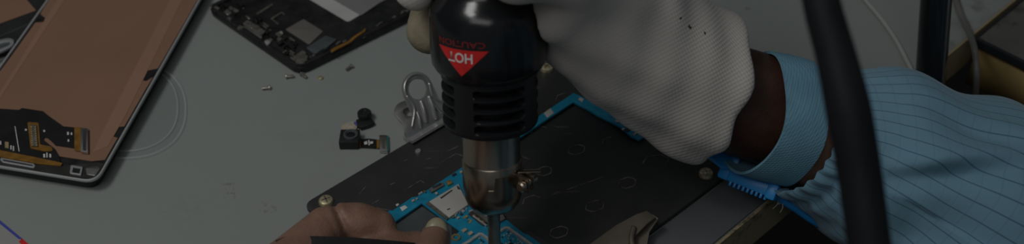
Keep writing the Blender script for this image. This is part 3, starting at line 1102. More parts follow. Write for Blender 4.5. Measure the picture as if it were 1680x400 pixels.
# ------------------------------------------------------------------ copper-backed phone screen at the left
Z1 = .0075
def ext(p, q, L):
    p, q = Vector(p), Vector(q)
    return p + (q - p).normalized() * L
f_bl, f_br = V(-107, 256, Z1).to_2d(), V(158, 299, Z1).to_2d()
f_tr = ext(f_br, V(328, 0, Z1).to_2d(), .146)
f_tl = ext(f_bl, V(75, 0, Z1).to_2d(), .146)
scr = thing('phone_screen', 'copper-backed phone screen face down at left, black ribbon cables across its end', 'phone screen', (*((f_bl + f_tr) / 2), 0))
OUT = [f_bl, f_br, f_tr, f_tl]
def inset(poly, d):
    c = []
    n = len(poly)
    for i in range(n):
        p, a, b = poly[i], poly[i - 1], poly[(i + 1) % n]
        da, db = (a - p).normalized(), (b - p).normalized()
        sn = abs(da.x * db.y - da.y * db.x)
        c.append(p + (da + db) * d / sn)
    return c
put('glass', slab([rounded(inset(OUT, .0022), .006, 8)], .0002, .0050, .0012), 'black', scr, 40)
put('chassis', slab([rounded(inset(OUT, .0007), .0062, 8)], .0042, .0060, .0004), 'black_matte', scr, 40)
put('frame', slab([rounded(OUT, .0066, 8), rounded(inset(OUT, .0011), .0056, 8)], .0060, Z1, .0005), 'rim_silver', scr, 40, 'thin silver rim')
put('back_plate', slab([rounded(inset(OUT, .0013), .0055, 8)], .0040, .0066), 'black_frame', scr)
ZC = .0068
def onp(name, pts, z0, z1, m, bev=0, r=0, label=None, par=None, holes=()):
    return put(name, pslab(pts, z0, z1, bev, r, holes), m, par or scr, 40, label)
tl = V(75, 0, ZC).to_2d()
cop_far = 146
# copper outline with its notches; far corners from the phone's own axes
evr = (f_tr - f_br).normalized()
evl = (f_tl - f_bl).normalized()
cr_ = [V(u, v, ZC).to_2d() for u, v in ((150, 264), (172, 262), (193, 226), (180, 222), (177, 214), (184, 209), (204, 207), (239, 146), (251, 126))]
cr_ += [V(u, v, ZC).to_2d() for u, v in ((240, 133), (230, 131), (230, 124), (240, 116), (259, 112), (310, 24))]
cr_ += [cr_[-1] + evr * .10]
cl_ = [V(u, v, ZC).to_2d() for u, v in ((77, 4), (66, 23), (74, 29), (72, 36), (58, 37), (20, 90), (-60, 198))]
cl_ = [cl_[0] + evl * .085] + cl_ + [V(-60, 232, ZC).to_2d()]
put('copper_sheet', slab([cr_ + cl_], .0066, ZC), 'copper', scr, None, 'matt copper foil sheet')
def line_px(pts, z):
    return [V(u, v, z).to_2d() for u, v in pts]
t1 = line_px(((172, 255), (150, 262), (186, 188), (281, 0)), ZC)
put('copper_tape', slab([[V(177, 240, ZC).to_2d(), V(152, 250, ZC).to_2d(), V(182, 190, ZC).to_2d(), V(279, 0, ZC).to_2d(), V(279, 0, ZC).to_2d() + evr * .08,
                          V(299, 0, ZC).to_2d() + evr * .08, V(299, 0, ZC).to_2d(), V(208, 186, ZC).to_2d()]], ZC, ZC + .00015), 'copper_tape', scr, None, 'paler copper tape strip')
put('copper_tape', slab([[V(0, 152, ZC).to_2d(), V(-20, 180, ZC).to_2d(), V(-16, 185, ZC).to_2d(), V(4, 156, ZC).to_2d(), V(106, 0, ZC).to_2d(), V(106, 0, ZC).to_2d() + evl * .08, V(94, 0, ZC).to_2d() + evl * .08, V(94, 0, ZC).to_2d()]],
                        ZC, ZC + .00015), 'copper_tape', scr, None, 'paler copper tape strip')
flex = onp('ribbon_cable', [(-60, 176), (0, 178), (31, 180), (36, 177), (70, 182), (80, 190), (104, 207), (124, 209), (124, 243), (112, 241), (91, 238), (84, 231), (78, 226), (73, 225), (71, 229), (80, 236), (90, 244), (97, 256), (99, 266), (60, 260), (0, 247), (-60, 236)],
           ZC + .0002, ZC + .0005, 'flex_black', 0, 0, 'black ribbon cable with white print')
kap = onp('kapton_strip', [(-60, 235), (0, 246), (60, 258), (102, 267), (100, 272), (60, 268), (0, 257), (-60, 246)], ZC + .0002, ZC + .0006, 'kapton', 0, 0, 'amber tape strip')
onp('kapton_strip', [(122, 208), (134, 209), (134, 248), (122, 246)], ZC + .0005, ZC + .0008, 'kapton', 0, .0004, 'amber tape strip')
kc = onp('kapton_strip', [(45, 200), (63, 201), (66, 237), (84, 240), (87, 247), (74, 248), (50, 243)], ZC + .0005, ZC + .0008, 'kapton', 0, .0008, 'amber tape strip')
con = onp('connector', [(132, 209), (144, 210), (144, 250), (132, 248)], ZC + .0005, ZC + .0016, 'nickel', .0002)
onp('contact_slot', [(136, 212), (141, 212), (141, 247), (136, 246)], ZC + .0016, ZC + .0017, 'chip', 0, 0, None, con)
con2 = onp('connector', [(49, 204), (60, 205), (62, 240), (52, 239)], ZC + .0008, ZC + .0014, 'chip_grey', .0001)
teeth = []
for k in range(9):
    v = 207 + 3.7 * k
    for u in (51.2 + .25 * k, 57.8 + .25 * k):
        teeth.append(pslab([(u - 1.4, v), (u + 1.4, v), (u + 1.4, v + 1.7), (u - 1.4, v + 1.7)], ZC + .0014, ZC + .00165))
put('contact_pins', join(teeth), 'gold_glue', con2)
wm = [pslab([(24, 207), (25.2, 207), (32, 248), (30.6, 248)], ZC + .0005, ZC + .0006)]
for (u, v, w, h) in ((41, 211, 3, 3), (71, 213, 3, 3), (110, 216, 3, 5), (116, 217, 2.5, 4), (111, 228, 2.5, 4), (127, 229, 3, 3), (71, 252, 3, 6), (76, 250, 2, 8), (81, 252, 3, 6), (17, 238, 2, 7), (21, 239, 2, 8), (0, 231, 2, 6)):
    wm.append(pslab([(u, v), (u + w, v + .4), (u + w, v + h), (u, v + h)], ZC + .0005, ZC + .0006))
put('print', join(wm), 'white_mark', flex)
onp('gold_pad', [(8, 232), (14, 233), (14, 243), (8, 242)], ZC + .0005, ZC + .0007, 'gold_glue', 0, 0, None, flex)
# earpiece slot and sensor window in the end of the frame
M['frame_dark'] = mat('frame_dark', (0.055, 0.055, 0.05), 0.45, 0.4, var=0.3, vscale=120)
onp('end_bar', [(-95, 246), (0, 259), (60, 270), (104, 272), (160, 266), (170, 268), (160, 290), (150, 293), (0, 272), (-95, 257)], .0066, ZC + .0001, 'frame_dark')
onp('earpiece_slot', [(1, 258), (56, 268), (58, 272), (55, 275), (4, 266), (0, 262)], ZC, ZC + .0006, 'silver_paint', .0002, .0004, 'narrow earpiece slot', None, [[(5, 260.5), (53, 269.5), (53, 272), (6, 263.5)]])
onp('sensor_window', [(116, 270), (136, 273), (133, 287), (114, 284)], ZC, ZC + .0009, 'silver_paint', .0002, .0006, None, None, [[(120, 274), (132, 276), (130, 284), (118.5, 282)]])
onp('sensor_lens', [(120, 274), (132, 276), (130, 284), (118.5, 282)], ZC, ZC + .0005, 'black')
onp('end_bar', [(140, 275), (160, 271), (164, 276), (156, 288), (142, 286)], ZC, ZC + .0005, 'nickel', .0002, .0006)

# ------------------------------------------------------------------ black phone frame behind it, far left
bz = .0055
bf = thing('phone_chassis', 'black phone chassis with a copper patch, half hidden behind the copper-backed screen', 'phone frame', V(-20, 10, 0))
nb = [(-140, 110), (-20, 84), (4, 79), (34, 64), (52, 46), (64, 28), (86, -18), (30, -160), (-170, -60)]
put('back_shell', pslab(nb, .0003, bz, .0008, .003), 'black_matte', bf, 40)
put('copper_patch', pslab([(-140, 85), (0, 38), (59, 17), (43, -2), (0, -90), (-150, -20)], bz, bz + .0004, .0001), 'copper', bf, None, 'flat copper patch')
put('edge_highlight', ribbon([V(u, v, bz).to_2d() for u, v in ((-60, 84), (0, 61), (46, 41))], .0005, bz, bz + .0004), 'grey_plastic', bf)  # grey ribbon painting the highlight along the shell's edge
lp = [(-40, 76), (-6, 66), (12, 62), (21, 63), (24, 69), (19, 76), (0, 85), (-36, 96)]
put('lens_bezel', pslab(lp, bz, bz + .0012, .0003, .002, [[(-34, 80), (-4, 72), (10, 68), (16, 68), (17, 71), (12, 75), (-4, 81), (-34, 91)]]), 'silver_paint', bf, 40, 'silver oval bezel')
put('lens_window', pslab([(-34, 80), (-4, 72), (10, 68), (16, 68), (17, 71), (12, 75), (-4, 81), (-34, 91)], bz, bz + .0006), 'grey_plastic', bf)

# ------------------------------------------------------------------ black phone midframe at top centre
m2 = .0052
mf = thing('phone_midframe', 'black phone midframe with an empty silver battery tray, beside the gloved fingers', 'phone frame', V(520, 40, 0))
q0, q1 = V(338, 9, m2).to_2d(), V(489, 112, m2).to_2d()
ev2 = (V(690, 14, m2).to_2d() - q1).normalized()
MO = [q0, q1, q1 + ev2 * .135, q0 + ev2 * .135]
pieces = [(slab([rounded(MO, .006, 6)], .0004, .0040, .0008), 0),
          (slab([rounded(inset(MO, .0004), .0058, 6), rounded(inset(MO, .0026), .004, 6)], .0036, m2, .0004), 0)]
rnd = random.Random(5)
exn = (q1 - q0).normalized()
for k in range(96):
    t = rnd.uniform(.02, .98)
    w = rnd.uniform(.0008, .0042)
    p = q0 + (q1 - q0) * t + ev2 * rnd.uniform(.0008, .012)
    hgt = rnd.uniform(.0004, .0022)
    a = math.atan2(exn.y, exn.x)
    pieces.append((box((0, 0, hgt / 2), (w, rnd.uniform(.0006, .0026), hgt), .0001, Matrix.Translation((p.x, p.y, .0038)) @ Matrix.Rotation(a, 4, 'Z'), 1), 0 if rnd.random() < .6 else (1 if rnd.random() < .7 else 2)))
for k in range(26):
    p = q1 + ev2 * rnd.uniform(.003, .075) - exn * rnd.uniform(.0006, .0048)
    hgt = rnd.uniform(.0004, .0018)
    pieces.append((box((0, 0, hgt / 2), (rnd.uniform(.0006, .002), rnd.uniform(.001, .005), hgt), .0001, Matrix.Translation((p.x, p.y, .0038)) @ Matrix.Rotation(a, 4, 'Z'), 1), 0 if rnd.random() < .7 else 1))
put('midframe', join(pieces), ['black_frame', 'chip_grey', 'nickel'], mf, 40)
def onm(name, pts, z0, z1, m, bev=0, r=0, label=None, holes=()):
    return put(name, pslab(pts, z0, z1, bev, r, holes), m, mf, 40, label)
onm('sticker', [(468, 48), (498, 31), (530, 51), (507, 73)], .0040, .0044, 'grey_label', .0001, .0008, 'plain grey sticker')
far = lambda u, v, z, L: V(u, v, z).to_2d() + ev2 * L
put('battery_tray', slab([[V(490, -11, .0044).to_2d(), *rounded([V(505, -3, .0044).to_2d(), V(571, 36, .0044).to_2d(), V(630, 0, .0044).to_2d()], [0, .002, 0])[0:],
                           far(630, 0, .0044, .05), far(490, -11, .0044, .07)]], .0040, .0044), 'light_foil', mf, None, 'pale silver battery tray')
put('tray_floor', slab([[V(530, -10, .0046).to_2d(), V(545, -2, .0046).to_2d(), V(592, 25, .0046).to_2d(), V(632, -2, .0046).to_2d(), far(632, -2, .0046, .05), far(530, -10, .0046, .06)]], .0044, .0046), 'mid_foil', mf)
onm('orange_flex', [(542, 82), (548, 78), (572, 67), (580, 59.5), (594, 51), (600, 46), (599, 51), (584, 61), (575, 69), (550, 82), (544, 86)], .0052, .0056, 'kapton', 0, .0004, 'thin orange flex strip')
onm('grey_panel', [(502, 78), (534, 58), (553, 64), (528, 84), (516, 88)], .0040, .0050, 'grey_plastic', .0002, .0006)
usb = onm('charging_port', [(398, 38), (406, 32), (436, 50), (428, 58)], .0040, .0058, 'chip_grey', .0003, .0004)
onm('charging_port_lip', [(400, 44), (404, 41), (431, 60), (428, 63)], .0036, .0054, 'nickel', .0003)
onm('port_screw', [(433, 67), (439, 64), (444, 69), (438, 74)], .0040, .0058, 'tin', .0003, .0006)
onm('port_screw', [(457, 52), (462, 50), (465, 54), (460, 56)], .0044, .0056, 'tin', .0002, .0005)
onm('groove', [(420, 22), (446, 6), (448, 7.5), (422, 24)], .0040, .0044, 'chip_grey')
onm('groove', [(444, 30), (462, 19), (468, 23), (466, 24), (462, 21), (447, 31), (458, 39), (456, 40)], .0040, .0045, 'chip_grey')
onm('speaker_mesh', [(480, 92), (494, 84), (506, 92), (498, 104), (486, 104)], .0040, .0054, 'chip_grey', .0003, .0008)

# ------------------------------------------------------------------ clear oval plastic lid
cc = V(203, 178, 0)
lid = thing('clear_lid', 'clear plastic oval lid lying partly under the copper-backed screen', 'lid', cc)
def oval(rx, ry, n=72):
    return [Vector((cc.x + rx * math.cos(2 * PI * k / n), cc.y + ry * math.sin(2 * PI * k / n))) for k in range(n)]
def oval_px(cx, cy, rx, ry, z, n=72, pw=2.3):
    out = []
    for k in range(n):
        a = 2 * PI * k / n
        c, s = math.cos(a), math.sin(a)
        out.append(V(cx + rx * math.copysign(abs(c) ** (2 / pw), c), cy + ry * math.copysign(abs(s) ** (2 / pw), s), z).to_2d())
    return out
o1 = oval_px(200, 182, 105, 80, 0)
put('film', slab([o1], .0002, .0005), 'clear', lid)
put('rim', join([ribbon(o1, .0007, .0005, .0012, True), ribbon(oval_px(198, 178, 94, 72, 0), .0006, .0005, .0010, True)]), 'clear_rim', lid)

# ------------------------------------------------------------------ two camera modules
k1 = V(573, 246, 0)
rc = thing('camera_module', 'square black camera module with a short ribbon and plug, nearer the black plate', 'camera module', k1)
put('housing', box((k1.x, k1.y + .0043, .0023), (.0084, .0084, .0044), .0004), 'black', rc, 40)
put('lens', join([lathe([(.0032, .0044), (.0031, .0053), (.0024, .0054), (.0021, .0048), (.0012, .0046), (.0003, .0048)], 32, Matrix.Translation((k1.x + .0006, k1.y + .0046, 0)))]), 'grey_plastic', rc, 40)
put('lens_glass', lathe([(.0021, .0047), (.0013, .00505), (.0003, .0052)], 24, Matrix.Translation((k1.x + .0006, k1.y + .0046, 0))), 'post_black', rc, 60)
fx = put('ribbon', pslab([(586, 228), (604, 227), (623, 229), (623, 243), (604, 242), (586, 241)], .0004, .0008), 'flex_black', rc)
put('print', join([pslab([(597, 233), (602, 231), (603, 236), (598, 237)], .0008, .00088), pslab([(604, 229.5), (606, 229.5), (606.5, 238), (604.5, 238)], .0008, .00088), pslab([(607, 232), (612, 231.5), (612, 235), (607, 236)], .0008, .00088)]), 'white_mark', fx)
put('copper_end', join([pslab([(588, 229), (592, 229), (592, 241), (588, 241)], .0008, .0009), pslab([(618, 229), (622, 229), (622, 243), (618, 243)], .0008, .0009)]), 'kapton', fx)
pl = put('plug', pslab([(622, 221), (634, 221), (636, 248), (623, 247)], .0003, .0018, .0002), 'nickel', rc, 40)
put('plug_edge', pslab([(634, 222), (637, 222), (638, 247), (636, 247)], .0003, .0012), 'teal', pl)
put('plug_slot', pslab([(626, 225), (631, 225), (632, 244), (627, 243.5)], .0018, .0019), M['steel_dark'], pl)
k2 = V(600, 206, 0)
fc = thing('camera_module', 'small round-lensed black camera module with a pale gold ribbon, farther from the black plate', 'camera module', k2)
bd = [(584, 196), (600, 190), (610, 194), (614, 201), (606, 205), (592, 209), (586, 205)]
put('housing', pslab(bd, .0003, .0022, .0003), 'black', fc, 40)
put('lens', lathe([(.0031, .0022), (.0031, .0040), (.0026, .0046), (.0014, .0046), (.0011, .0042), (.0003, .0042)], 32, Matrix.Translation(V(599, 196, 0))), 'black', fc, 40)
put('ribbon', pslab([(560, 208), (563, 203), (578, 199), (588, 203), (584, 212), (568, 213), (560, 213)], .0004, .0008), 'ceramic', fc, None, 'pale gold ribbon')
M['blue_tint'] = mat('blue_tint', (0.10, 0.10, 0.34), 0.35)
put('ribbon_joint', pslab([(580, 201), (586, 198), (591, 203), (586, 206)], .0008, .0014), 'blue_tint', fc, None, 'bluish joint')

# ------------------------------------------------------------------ loose screws on the bench
def make_screw(label):
    t = thing('screw', label, 'screw', (0, 0, 0), 'loose screws on the bench')
    put('screw_head', xform(lathe([(.0004, 0), (.00115, .0001), (.00115, .0006), (.0005, .0009)], 14), Matrix.Translation((0, 0, .0011)) @ Matrix.Rotation(PI / 2, 4, 'Y') @ Matrix.Translation((0, 0, .0012))), 'nickel', t, 40)
    put('screw_shaft', xform(lathe([(.0006, -.0018), (.0007, -.0014), (.0007, .0014)], 10), Matrix.Translation((0, 0, .0009)) @ Matrix.Rotation(PI / 2, 4, 'Y')), 'steel_dark', t, 40)
    return t
spots = [(437, 146, 10, 'loose screw farthest left, apart from the others on the bench'), (476, 127, 185, 'loose screw left of the two just below the black midframe corner'),
         (499, 126, 135, 'loose screw lying aslant just below the black midframe corner'), (573, 113, 50, 'loose screw farthest right, below the orange flex strip')]
s0_ = None
for i, (u, v, a, lb) in enumerate(spots):
    if s0_ is None:
        s0_ = t = make_screw(lb)
    else:
        t = s0_.copy()
        COL.objects.link(t)
        for ch in s0_.children:
            c = ch.copy()
            COL.objects.link(c)
            c.parent = t
        t['label'] = lb
    t.location = V(u, v + 1, 0)
    t.rotation_euler = (0, 0, math.radians(a))
sd_ = put('screw', lathe([(.0005, 0), (.0012, .0002), (.0012, .0007), (.0005, .0010)], 14, Matrix.Translation(V(526, 129, 0))), 'brass', None, 40)
tag(sd_, 'dull brassy screw standing on its head right of the slanting screw', 'screw', 'loose screws on the bench')

# ------------------------------------------------------------------ paper card in the near-left corner
cp = [V(u, v, .0004) for u, v in ((-30, 334), (50, 404))]
card = thing('paper_card', 'white paper card with blue and red border at the lower left corner', 'card', V(0, 395, 0))
put('sheet', pslab([(-34, 336), (46, 402), (20, 470), (-200, 470), (-200, 360)], .0001, .0004), 'paper', card)
put('border', join([(pslab([(-34, 333), (-2, 359.5), (36, 391), (31, 392), (-6, 362), (-40, 336)], .0004, .0005), 0), (pslab([(36, 391), (50, 403), (44, 410), (31, 396)], .0004, .0005), 1)]), ['blue_ink', 'red'], card, None, 'blue and red border line')

# ================================================================== the technician
AX = Vector((.90, .11, -.37)).normalized()        # right forearm, hand towards elbow
WR = V(1234, 185, .045)
CUF = V(1164, 148, .052)
person = thing('person', 'person in a light blue checked shirt, white glove on the right hand, bare left hand', 'person', (.46, -.04, -.30))

# --- glove on the right hand, closed round the handle of the gun
def glove_sdf(G):
    c = [np.array(CUF), np.array(V(1114, 122, .060)), np.array(V(1062, 78, .073)), np.array(V(1000, 14, .088)), np.array(V(945, -45, .104))]
    r = [.0270, .0234, .0236, .0258, .0250]
    f = cone(G, c[0] + np.array(AX) * .02, c[0], .0300, r[0])
    for i in range(4):
        f = smin(f, cone(G, c[i], c[i + 1], r[i], r[i + 1]), .012)
    # heel of the hand and web of the thumb
    f = smin(f, cone(G, V(942, 20, .098), V(910, 22, .106), .0140, .0098), .006)
    f = smin(f, cone(G, V(1020, 118, .070), V(972, 66, .085), .0120, .0130), .012)
    # knuckle mass behind the handle
    f = smin(f, cone(G, c[4], gp(.150, 100, .036), .0240, .0200), .016)
    # thumb across the front of the handle
    f = smin(f, cone(G, V(955, -20, .104), gp(.1200, 66, .0320), .0150, .0126), .008)
    f = smin(f, cone(G, gp(.1200, 66, .0320), gp(.1235, 22, .0285), .0126, .0112), .004)
    f = smin(f, cone(G, gp(.1235, 22, .0285), gp(.1385, -18, .0262), .0112, .0100), .004)
    # four fingers round the back
    fing = [((.140, 110, .034), (.118, 168, .0330), (.1000, -142, .0300), (.0850, -134, .0300), .0090, .0078),
            ((.150, 106, .034), (.128, 170, .0300), (.1160, -126, .0240), (.1085, -102, .0240), .0095, .0086),
            ((.164, 104, .033), (.148, 170, .0270), (.1400, -122, .0235), (.1330, -78, .0235), .0092, .0080),
            ((.176, 104, .032), (.166, 168, .0250), (.1600, -128, .0225), (.1550, -90, .0225), .0082, .0072)]
    for a, b, c_, d, r0, r1 in fing:
        g = cone(G, gp(*a), gp(*b), r0 * 1.15, r0)
        g = smin(g, cone(G, gp(*b), gp(*c_), r0, (r0 + r1) / 2), .003)
        g = smin(g, cone(G, gp(*c_), gp(*d), (r0 + r1) / 2, r1), .003)
        f = smin(f, g, .0035)
    # open cuff end
    X, Y, Z = G
    d = (X - CUF.x) * AX.x + (Y - CUF.y) * AX.y + (Z - CUF.z) * AX.z
    f = smax(f, d - .0005, .004)
    inner = cone(G, CUF - AX * .008, CUF + AX * .03, .0235, .0255)
    f = smax(f, -inner, .002)
    # loose folds of the knit
    s1 = np.sin(d * 2 * PI / .017 + (Z + .6 * Y) * 40)
    f = f + .0005 * s1 * np.clip((d + .075) / .03, 0, 1) +   .0010 * np.sin(X * 130 + Z * 210 + Y * 60) * np.sin(Y * 150 - Z * 90)
    # keep clear of the tool
    P = np.stack([X - GT.x, Y - GT.y, Z - GT.z], -1)
    s = P @ np.array(GA)
    rad = np.sqrt(np.maximum((P ** 2).sum(-1) - s ** 2, 0))
    Rg = np.interp(s, [.0, .077, .080, .083, .0975, .1005, .1031, .1054, .1076, .1098, .112, .30], [.012, .0175, .0195, .0208, .0208, .0204, .0193, .0176, .0157, .0144, .0139, .0139])
    f = smax(f, -(rad - Rg), .0012)
    return f
glo = (-.055, .270, .010)
ghi = (.125, .420, .205)
gm = sdf_mesh(glove_sdf, glo, ghi, .0013, 1)
M['glove'] = wave_bump(mat('glove_knit', (0.55, 0.515, 0.475), 0.92, var=0.035, vscale=45, spec=0.1, sheen=0.2), AX, Vector((.3, .75, .6)), .0019, .0018, 0.22, .0005, (AX, AX.dot(CUF - Vector((.46, -.04, -.30))), -.055, -.018, .22))
gv = put('glove', gm, 'glove', person, True, 'off-white knitted glove gripping the black hot air gun')
M['brown_speck'] = mat('brown_speck', (0.06, 0.04, 0.025), 0.9)
M['glove_dirty'] = mat('glove_dirty', (0.25, 0.22, 0.15), 0.9, var=0.2, vscale=160, bump=.4, bscale=700)
me = gv.data
me.materials.append(M['glove_dirty'])
tipc = gp(.090, -136, .030) - ROOT[gv.name]
tipd = gp(.101, -140, .030) - ROOT[gv.name]
for p in me.polygons:
    if (p.center - tipc).length < .0145 or (p.center - tipd).length < .0105:
        p.material_index = 1

me.materials.append(M['brown_speck'])
off = ROOT[gv.name]
for (u, v) in ((1156, 56), (1129, 44), (1132, 47), (1118, 30)):
    best, pick = 1e9, None
    for p in me.polygons:
        q = p.center + off - CAM
        d = q.dot(CF)
        if p.normal.dot(q) < 0:
            e = math.hypot(840 + FPX * q.dot(CR) / d - u, 200 - FPX * q.dot(CU) / d - v) + d * 60
            if e < best:
                best, pick = e, p
    pick.material_index = 2

# --- bare left hand
def hand_sdf(G):
    def finger(pts, rs, k=.0025):
        f = None
        for i in range(len(pts) - 1):
            g = cone(G, pts[i], pts[i + 1], rs[i], rs[i + 1])
            f = g if f is None else smin(f, g, k)
        return f
    wr = Vector((-.100, .205, .045))
    f = finger([wr + Vector((.045, -.05, .0)), wr, V(500, 590, .042)], [.026, .0235, .022], .02)
    f = smin(f, finger([V(470, 520, .034), V(560, 590, .034)], [.016, .016]), .016)
    f = smin(f, finger([V(415, 485, .031), V(452, 450, .0285), V(537, 374, .0255)], [.0115, .0098, .0085]), .006)
    f = smin(f, finger([V(556, 367, .0250), V(588, 369, .0230), V(620, 373, .0205)], [.0080, .0079, .0070]), .0007)
    f = smin(f, finger([V(470, 520, .029), V(585, 440, .021), V(640, 413, .0165), V(683, 404, .0135)], [.0105, .0080, .0072, .0060]), .003)
    f = smin(f, finger([V(520, 560, .027), V(620, 500, .016), V(655, 470, .0125), V(680, 455, .0115)], [.0100, .0078, .0068, .0058]), .003)
    f = smin(f, finger([V(560, 600, .028), V(640, 560, .016), V(668, 530, .0115), V(690, 512, .0105)], [.0090, .0068, .0058, .0050]), .003)
    f = smin(f, finger([V(560, 620, .045), V(640, 530, .043), V(697, 447, .034), V(715, 387, .0245)], [.0150, .0108, .0078, .0055]), .006)
    J = V(561, 364, .0250)
    ln = (V(572, 388, .0250) - V(549, 338, .0250)).normalized()
    nn = ln.cross((CAM - J).normalized()).normalized()
    d = (G[0] - J.x) * nn.x + (G[1] - J.y) * nn.y + (G[2] - J.z) * nn.z
    q = (G[0] - J.x) ** 2 + (G[1] - J.y) ** 2 + (G[2] - J.z) ** 2
    f = f + np.where(q < .0125 ** 2, .0017 * np.exp(-(d / .0011) ** 2) + .0004 * np.exp(-((d - .004) / .001) ** 2), 0)
    return f
hm = sdf_mesh(hand_sdf, (-.150, .135, .0035), (.035, .315, .082), .0010, 1)

# --- rest of the body, coarse, outside the photograph
SR, EL = Vector((.55, .10, .14)), Vector((.330, .250, -.090))
SL, EL2 = Vector((.31, -.18, .14)), Vector((.080, .000, .035))
NK, HD, HIP = Vector((.43, -.04, .185)), Vector((.385, .02, .345)), Vector((.48, -.08, -.33))
FD = Vector((-.7, .7, 0)).normalized()
SD = Vector((.7, .7, 0)).normalized()
def body_sdf(G):
    f = cone(G, CUF - AX * .012, WR + AX * .03, .0200, .0208)
    f = smin(f, cone(G, WR + AX * .03, EL, .0215, .034), .01)
    f = smin(f, cone(G, EL, SR, .036, .042), .02)
    f = smin(f, cone(G, SR, NK, .05, .055), .04)
    f = smin(f, cone(G, SL, NK, .05, .055), .04)
    f = smin(f, cone(G, SL, EL2, .042, .034), .03)
    f = smin(f, cone(G, EL2, Vector((-.075, .180, .045)), .036, .0240), .02)
    f = smin(f, ellip(G, (NK + HIP) * .5, (SD, FD, Vector((0, 0, 1))), (.155, .10, .26)), .06)
    f = smin(f, cone(G, NK, HD + Vector((.02, -.02, -.06)), .056, .05), .02)
    hu = (Vector((0, 0, 1)) + FD * -.35).normalized()
    hf = (FD - hu * FD.dot(hu)).normalized()
    f = smin(f, ellip(G, HD + hu * .025, (SD, hf, hu), (.074, .094, .098)), .02)
    f = smin(f, ellip(G, HD - hu * .045 + hf * .022, (SD, hf, hu), (.054, .066, .062)), .02)
    f = smin(f, cone(G, HD + hf * .090 + hu * .01, HD + hf * .104 - hu * .022, .008, .013), .008)
    for s in (-1, 1):
        f = smin(f, ellip(G, HD + SD * .075 * s - hu * .005 - hf * .005, (SD, hf, hu), (.010, .020, .032)), .006)
        f = smax(f, -ellip(G, HD + SD * .032 * s + hf * .102 + hu * .012, (SD, hf, hu), (.016, .016, .010)), .008)
    f = smax(f, -ellip(G, HD + hf * .094 - hu * .062, (SD, hf, hu), (.024, .010, .003)), .004)
    ob = (G[0] - E0.x) * EN.x + (G[1] - E0.y) * EN.y
    f = np.maximum(f, -np.maximum(ob - .009, G[2] - .008))
    return f
bm_ = sdf_mesh(body_sdf, (-.14, -.30, -.45), (.72, .44, .48), .0075, 1)
# the near wrist again at full detail
def wrist_sdf(G):
    f = cone(G, CUF - AX * .012, WR + AX * .045, .0203, .0222)
    X, Y, Z = G
    return f + .0003 * np.sin(X * 300 + Z * 500) * np.sin(Y * 400)
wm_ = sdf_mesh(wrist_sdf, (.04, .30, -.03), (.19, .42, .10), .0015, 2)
body = put('body', join([(hm, 0), (bm_, 0), (wm_, 1)]), ['skin', 'skin_shaded'], person, True)
tn = (CAM - V(715, 378, .0245)).normalized()
nmw = axis_mw(V(716, 382, .0250) + tn * .0046, (tn + Vector((0, .02, .0))).normalized(), Vector((1, -.05, 0)))
nl = lathe([(.0049, -.0022), (.0046, -.0006), (.0036, .0006), (.0019, .0011), (.0004, .00125)], 28)
nl.transform(Matrix.Diagonal((.94, 1.22, 1, 1)))
put('thumb_nail', xform(nl, nmw), 'nail', person, True, 'pale thumb nail')
hu = (Vector((0, 0, 1)) + FD * -.35).normalized()
hf = (FD - hu * FD.dot(hu)).normalized()
def hair_sdf(G):
    f = ellip(G, HD + hu * .032 - hf * .008, (SD, hf, hu), (.081, .098, .100))
    X, Y, Z = G
    d = (X - HD.x) * (hf - hu * .9).normalized().x + (Y - HD.y) * (hf - hu * .9).normalized().y + (Z - HD.z) * (hf - hu * .9).normalized().z
    return smax(f, d - .012, .01)
put('hair', sdf_mesh(hair_sdf, (.24, -.12, .24), (.53, .17, .50), .006, 1), 'hair', person, True)

# --- shirt: the near sleeve as a gathered cloth tube, the rest coarse
SP = [(1303, 216, .0385, .0245), (1318, 222, .036, .0262), (1345, 230, .032, .0285), (1390, 243, .026, .0325), (1450, 266, .018, .0375), (1520, 300, .008, .0425), (1610, 348, -.006, .0475), (1720, 408, -.024, .052), (1840, 474, -.044, .054)]
cpts = [V(a, b, c) for a, b, c, d in SP] + [EL, EL.lerp(SR, .5), SR]
rad = [d for *_, d in SP] + [.058, .066, .075]
path = smooth_path(cpts, 14)
rs = [float(np.interp(i / 14, range(len(rad)), rad)) for i in range(len(path))]
nr = 220
vs, fs, uvs = [], [], []
sacc, acc = [], 0
for i, p in enumerate(path):
    if i:
        acc += (p - path[i - 1]).length
    sacc.append(acc)
upv = Vector((0, .3, 1))
S_END = sacc[-1]
for i, p in enumerate(path):
    t = (path[min(i + 1, len(path) - 1)] - path[max(i - 1, 0)]).normalized()
    x = (t.cross(upv)).normalized()          # towards the viewer
    y = x.cross(t).normalized()
    s = sacc[i]
    for k in range(nr):
        th = 2 * PI * k / nr
        dr_ = x * math.cos(th) + y * math.sin(th)
        r = rs[i]
        g = math.exp(-s / .016)
        r += .0007 * g * math.sin(th * 26 + 1.2 * math.sin(th * 3) + s * 60)
        r -= .0016 * math.exp(-((s - .008) / .0035) ** 2)
        w1 = math.sin(s * 2 * PI / .046 + 1.6 * math.sin(th) + 2.2 * math.cos(th * .5))
        r += .0017 * (1 - g) * w1 * min(1, s / .03)
        r += .0036 * (1 - g) * (mnoise.noise(Vector((s * 26, math.cos(th) * 1.3, math.sin(th) * 1.3))))
        # two long folds crossing the near side
        for (sa, ta, sb, tb, am, wd) in ((.020, .22, .080, 1.02, .0034, .13), (.015, -.75, .085, -.35, .0024, .13), (.030, 1.25, .10, 1.05, .0018, .12), (.05, -.5, .11, .25, .0022, .16)):
            if sa < s < sb:
                q = (s - sa) / (sb - sa)
                tc_ = ta + (tb - ta) * q
                dth = (th - tc_ + PI) % (2 * PI) - PI
                r += am * math.sin(q * PI) * (math.exp(-(dth / wd) ** 2) - .9 * math.exp(-((dth + 1.6 * wd) / wd) ** 2))
        v = p + dr_ * r
        ob = off_bench(v)
        if ob < .004 and v.z < .0012 and ob > -.08:
            v.z = .0012
        vs.append(v)
npth = len(path)
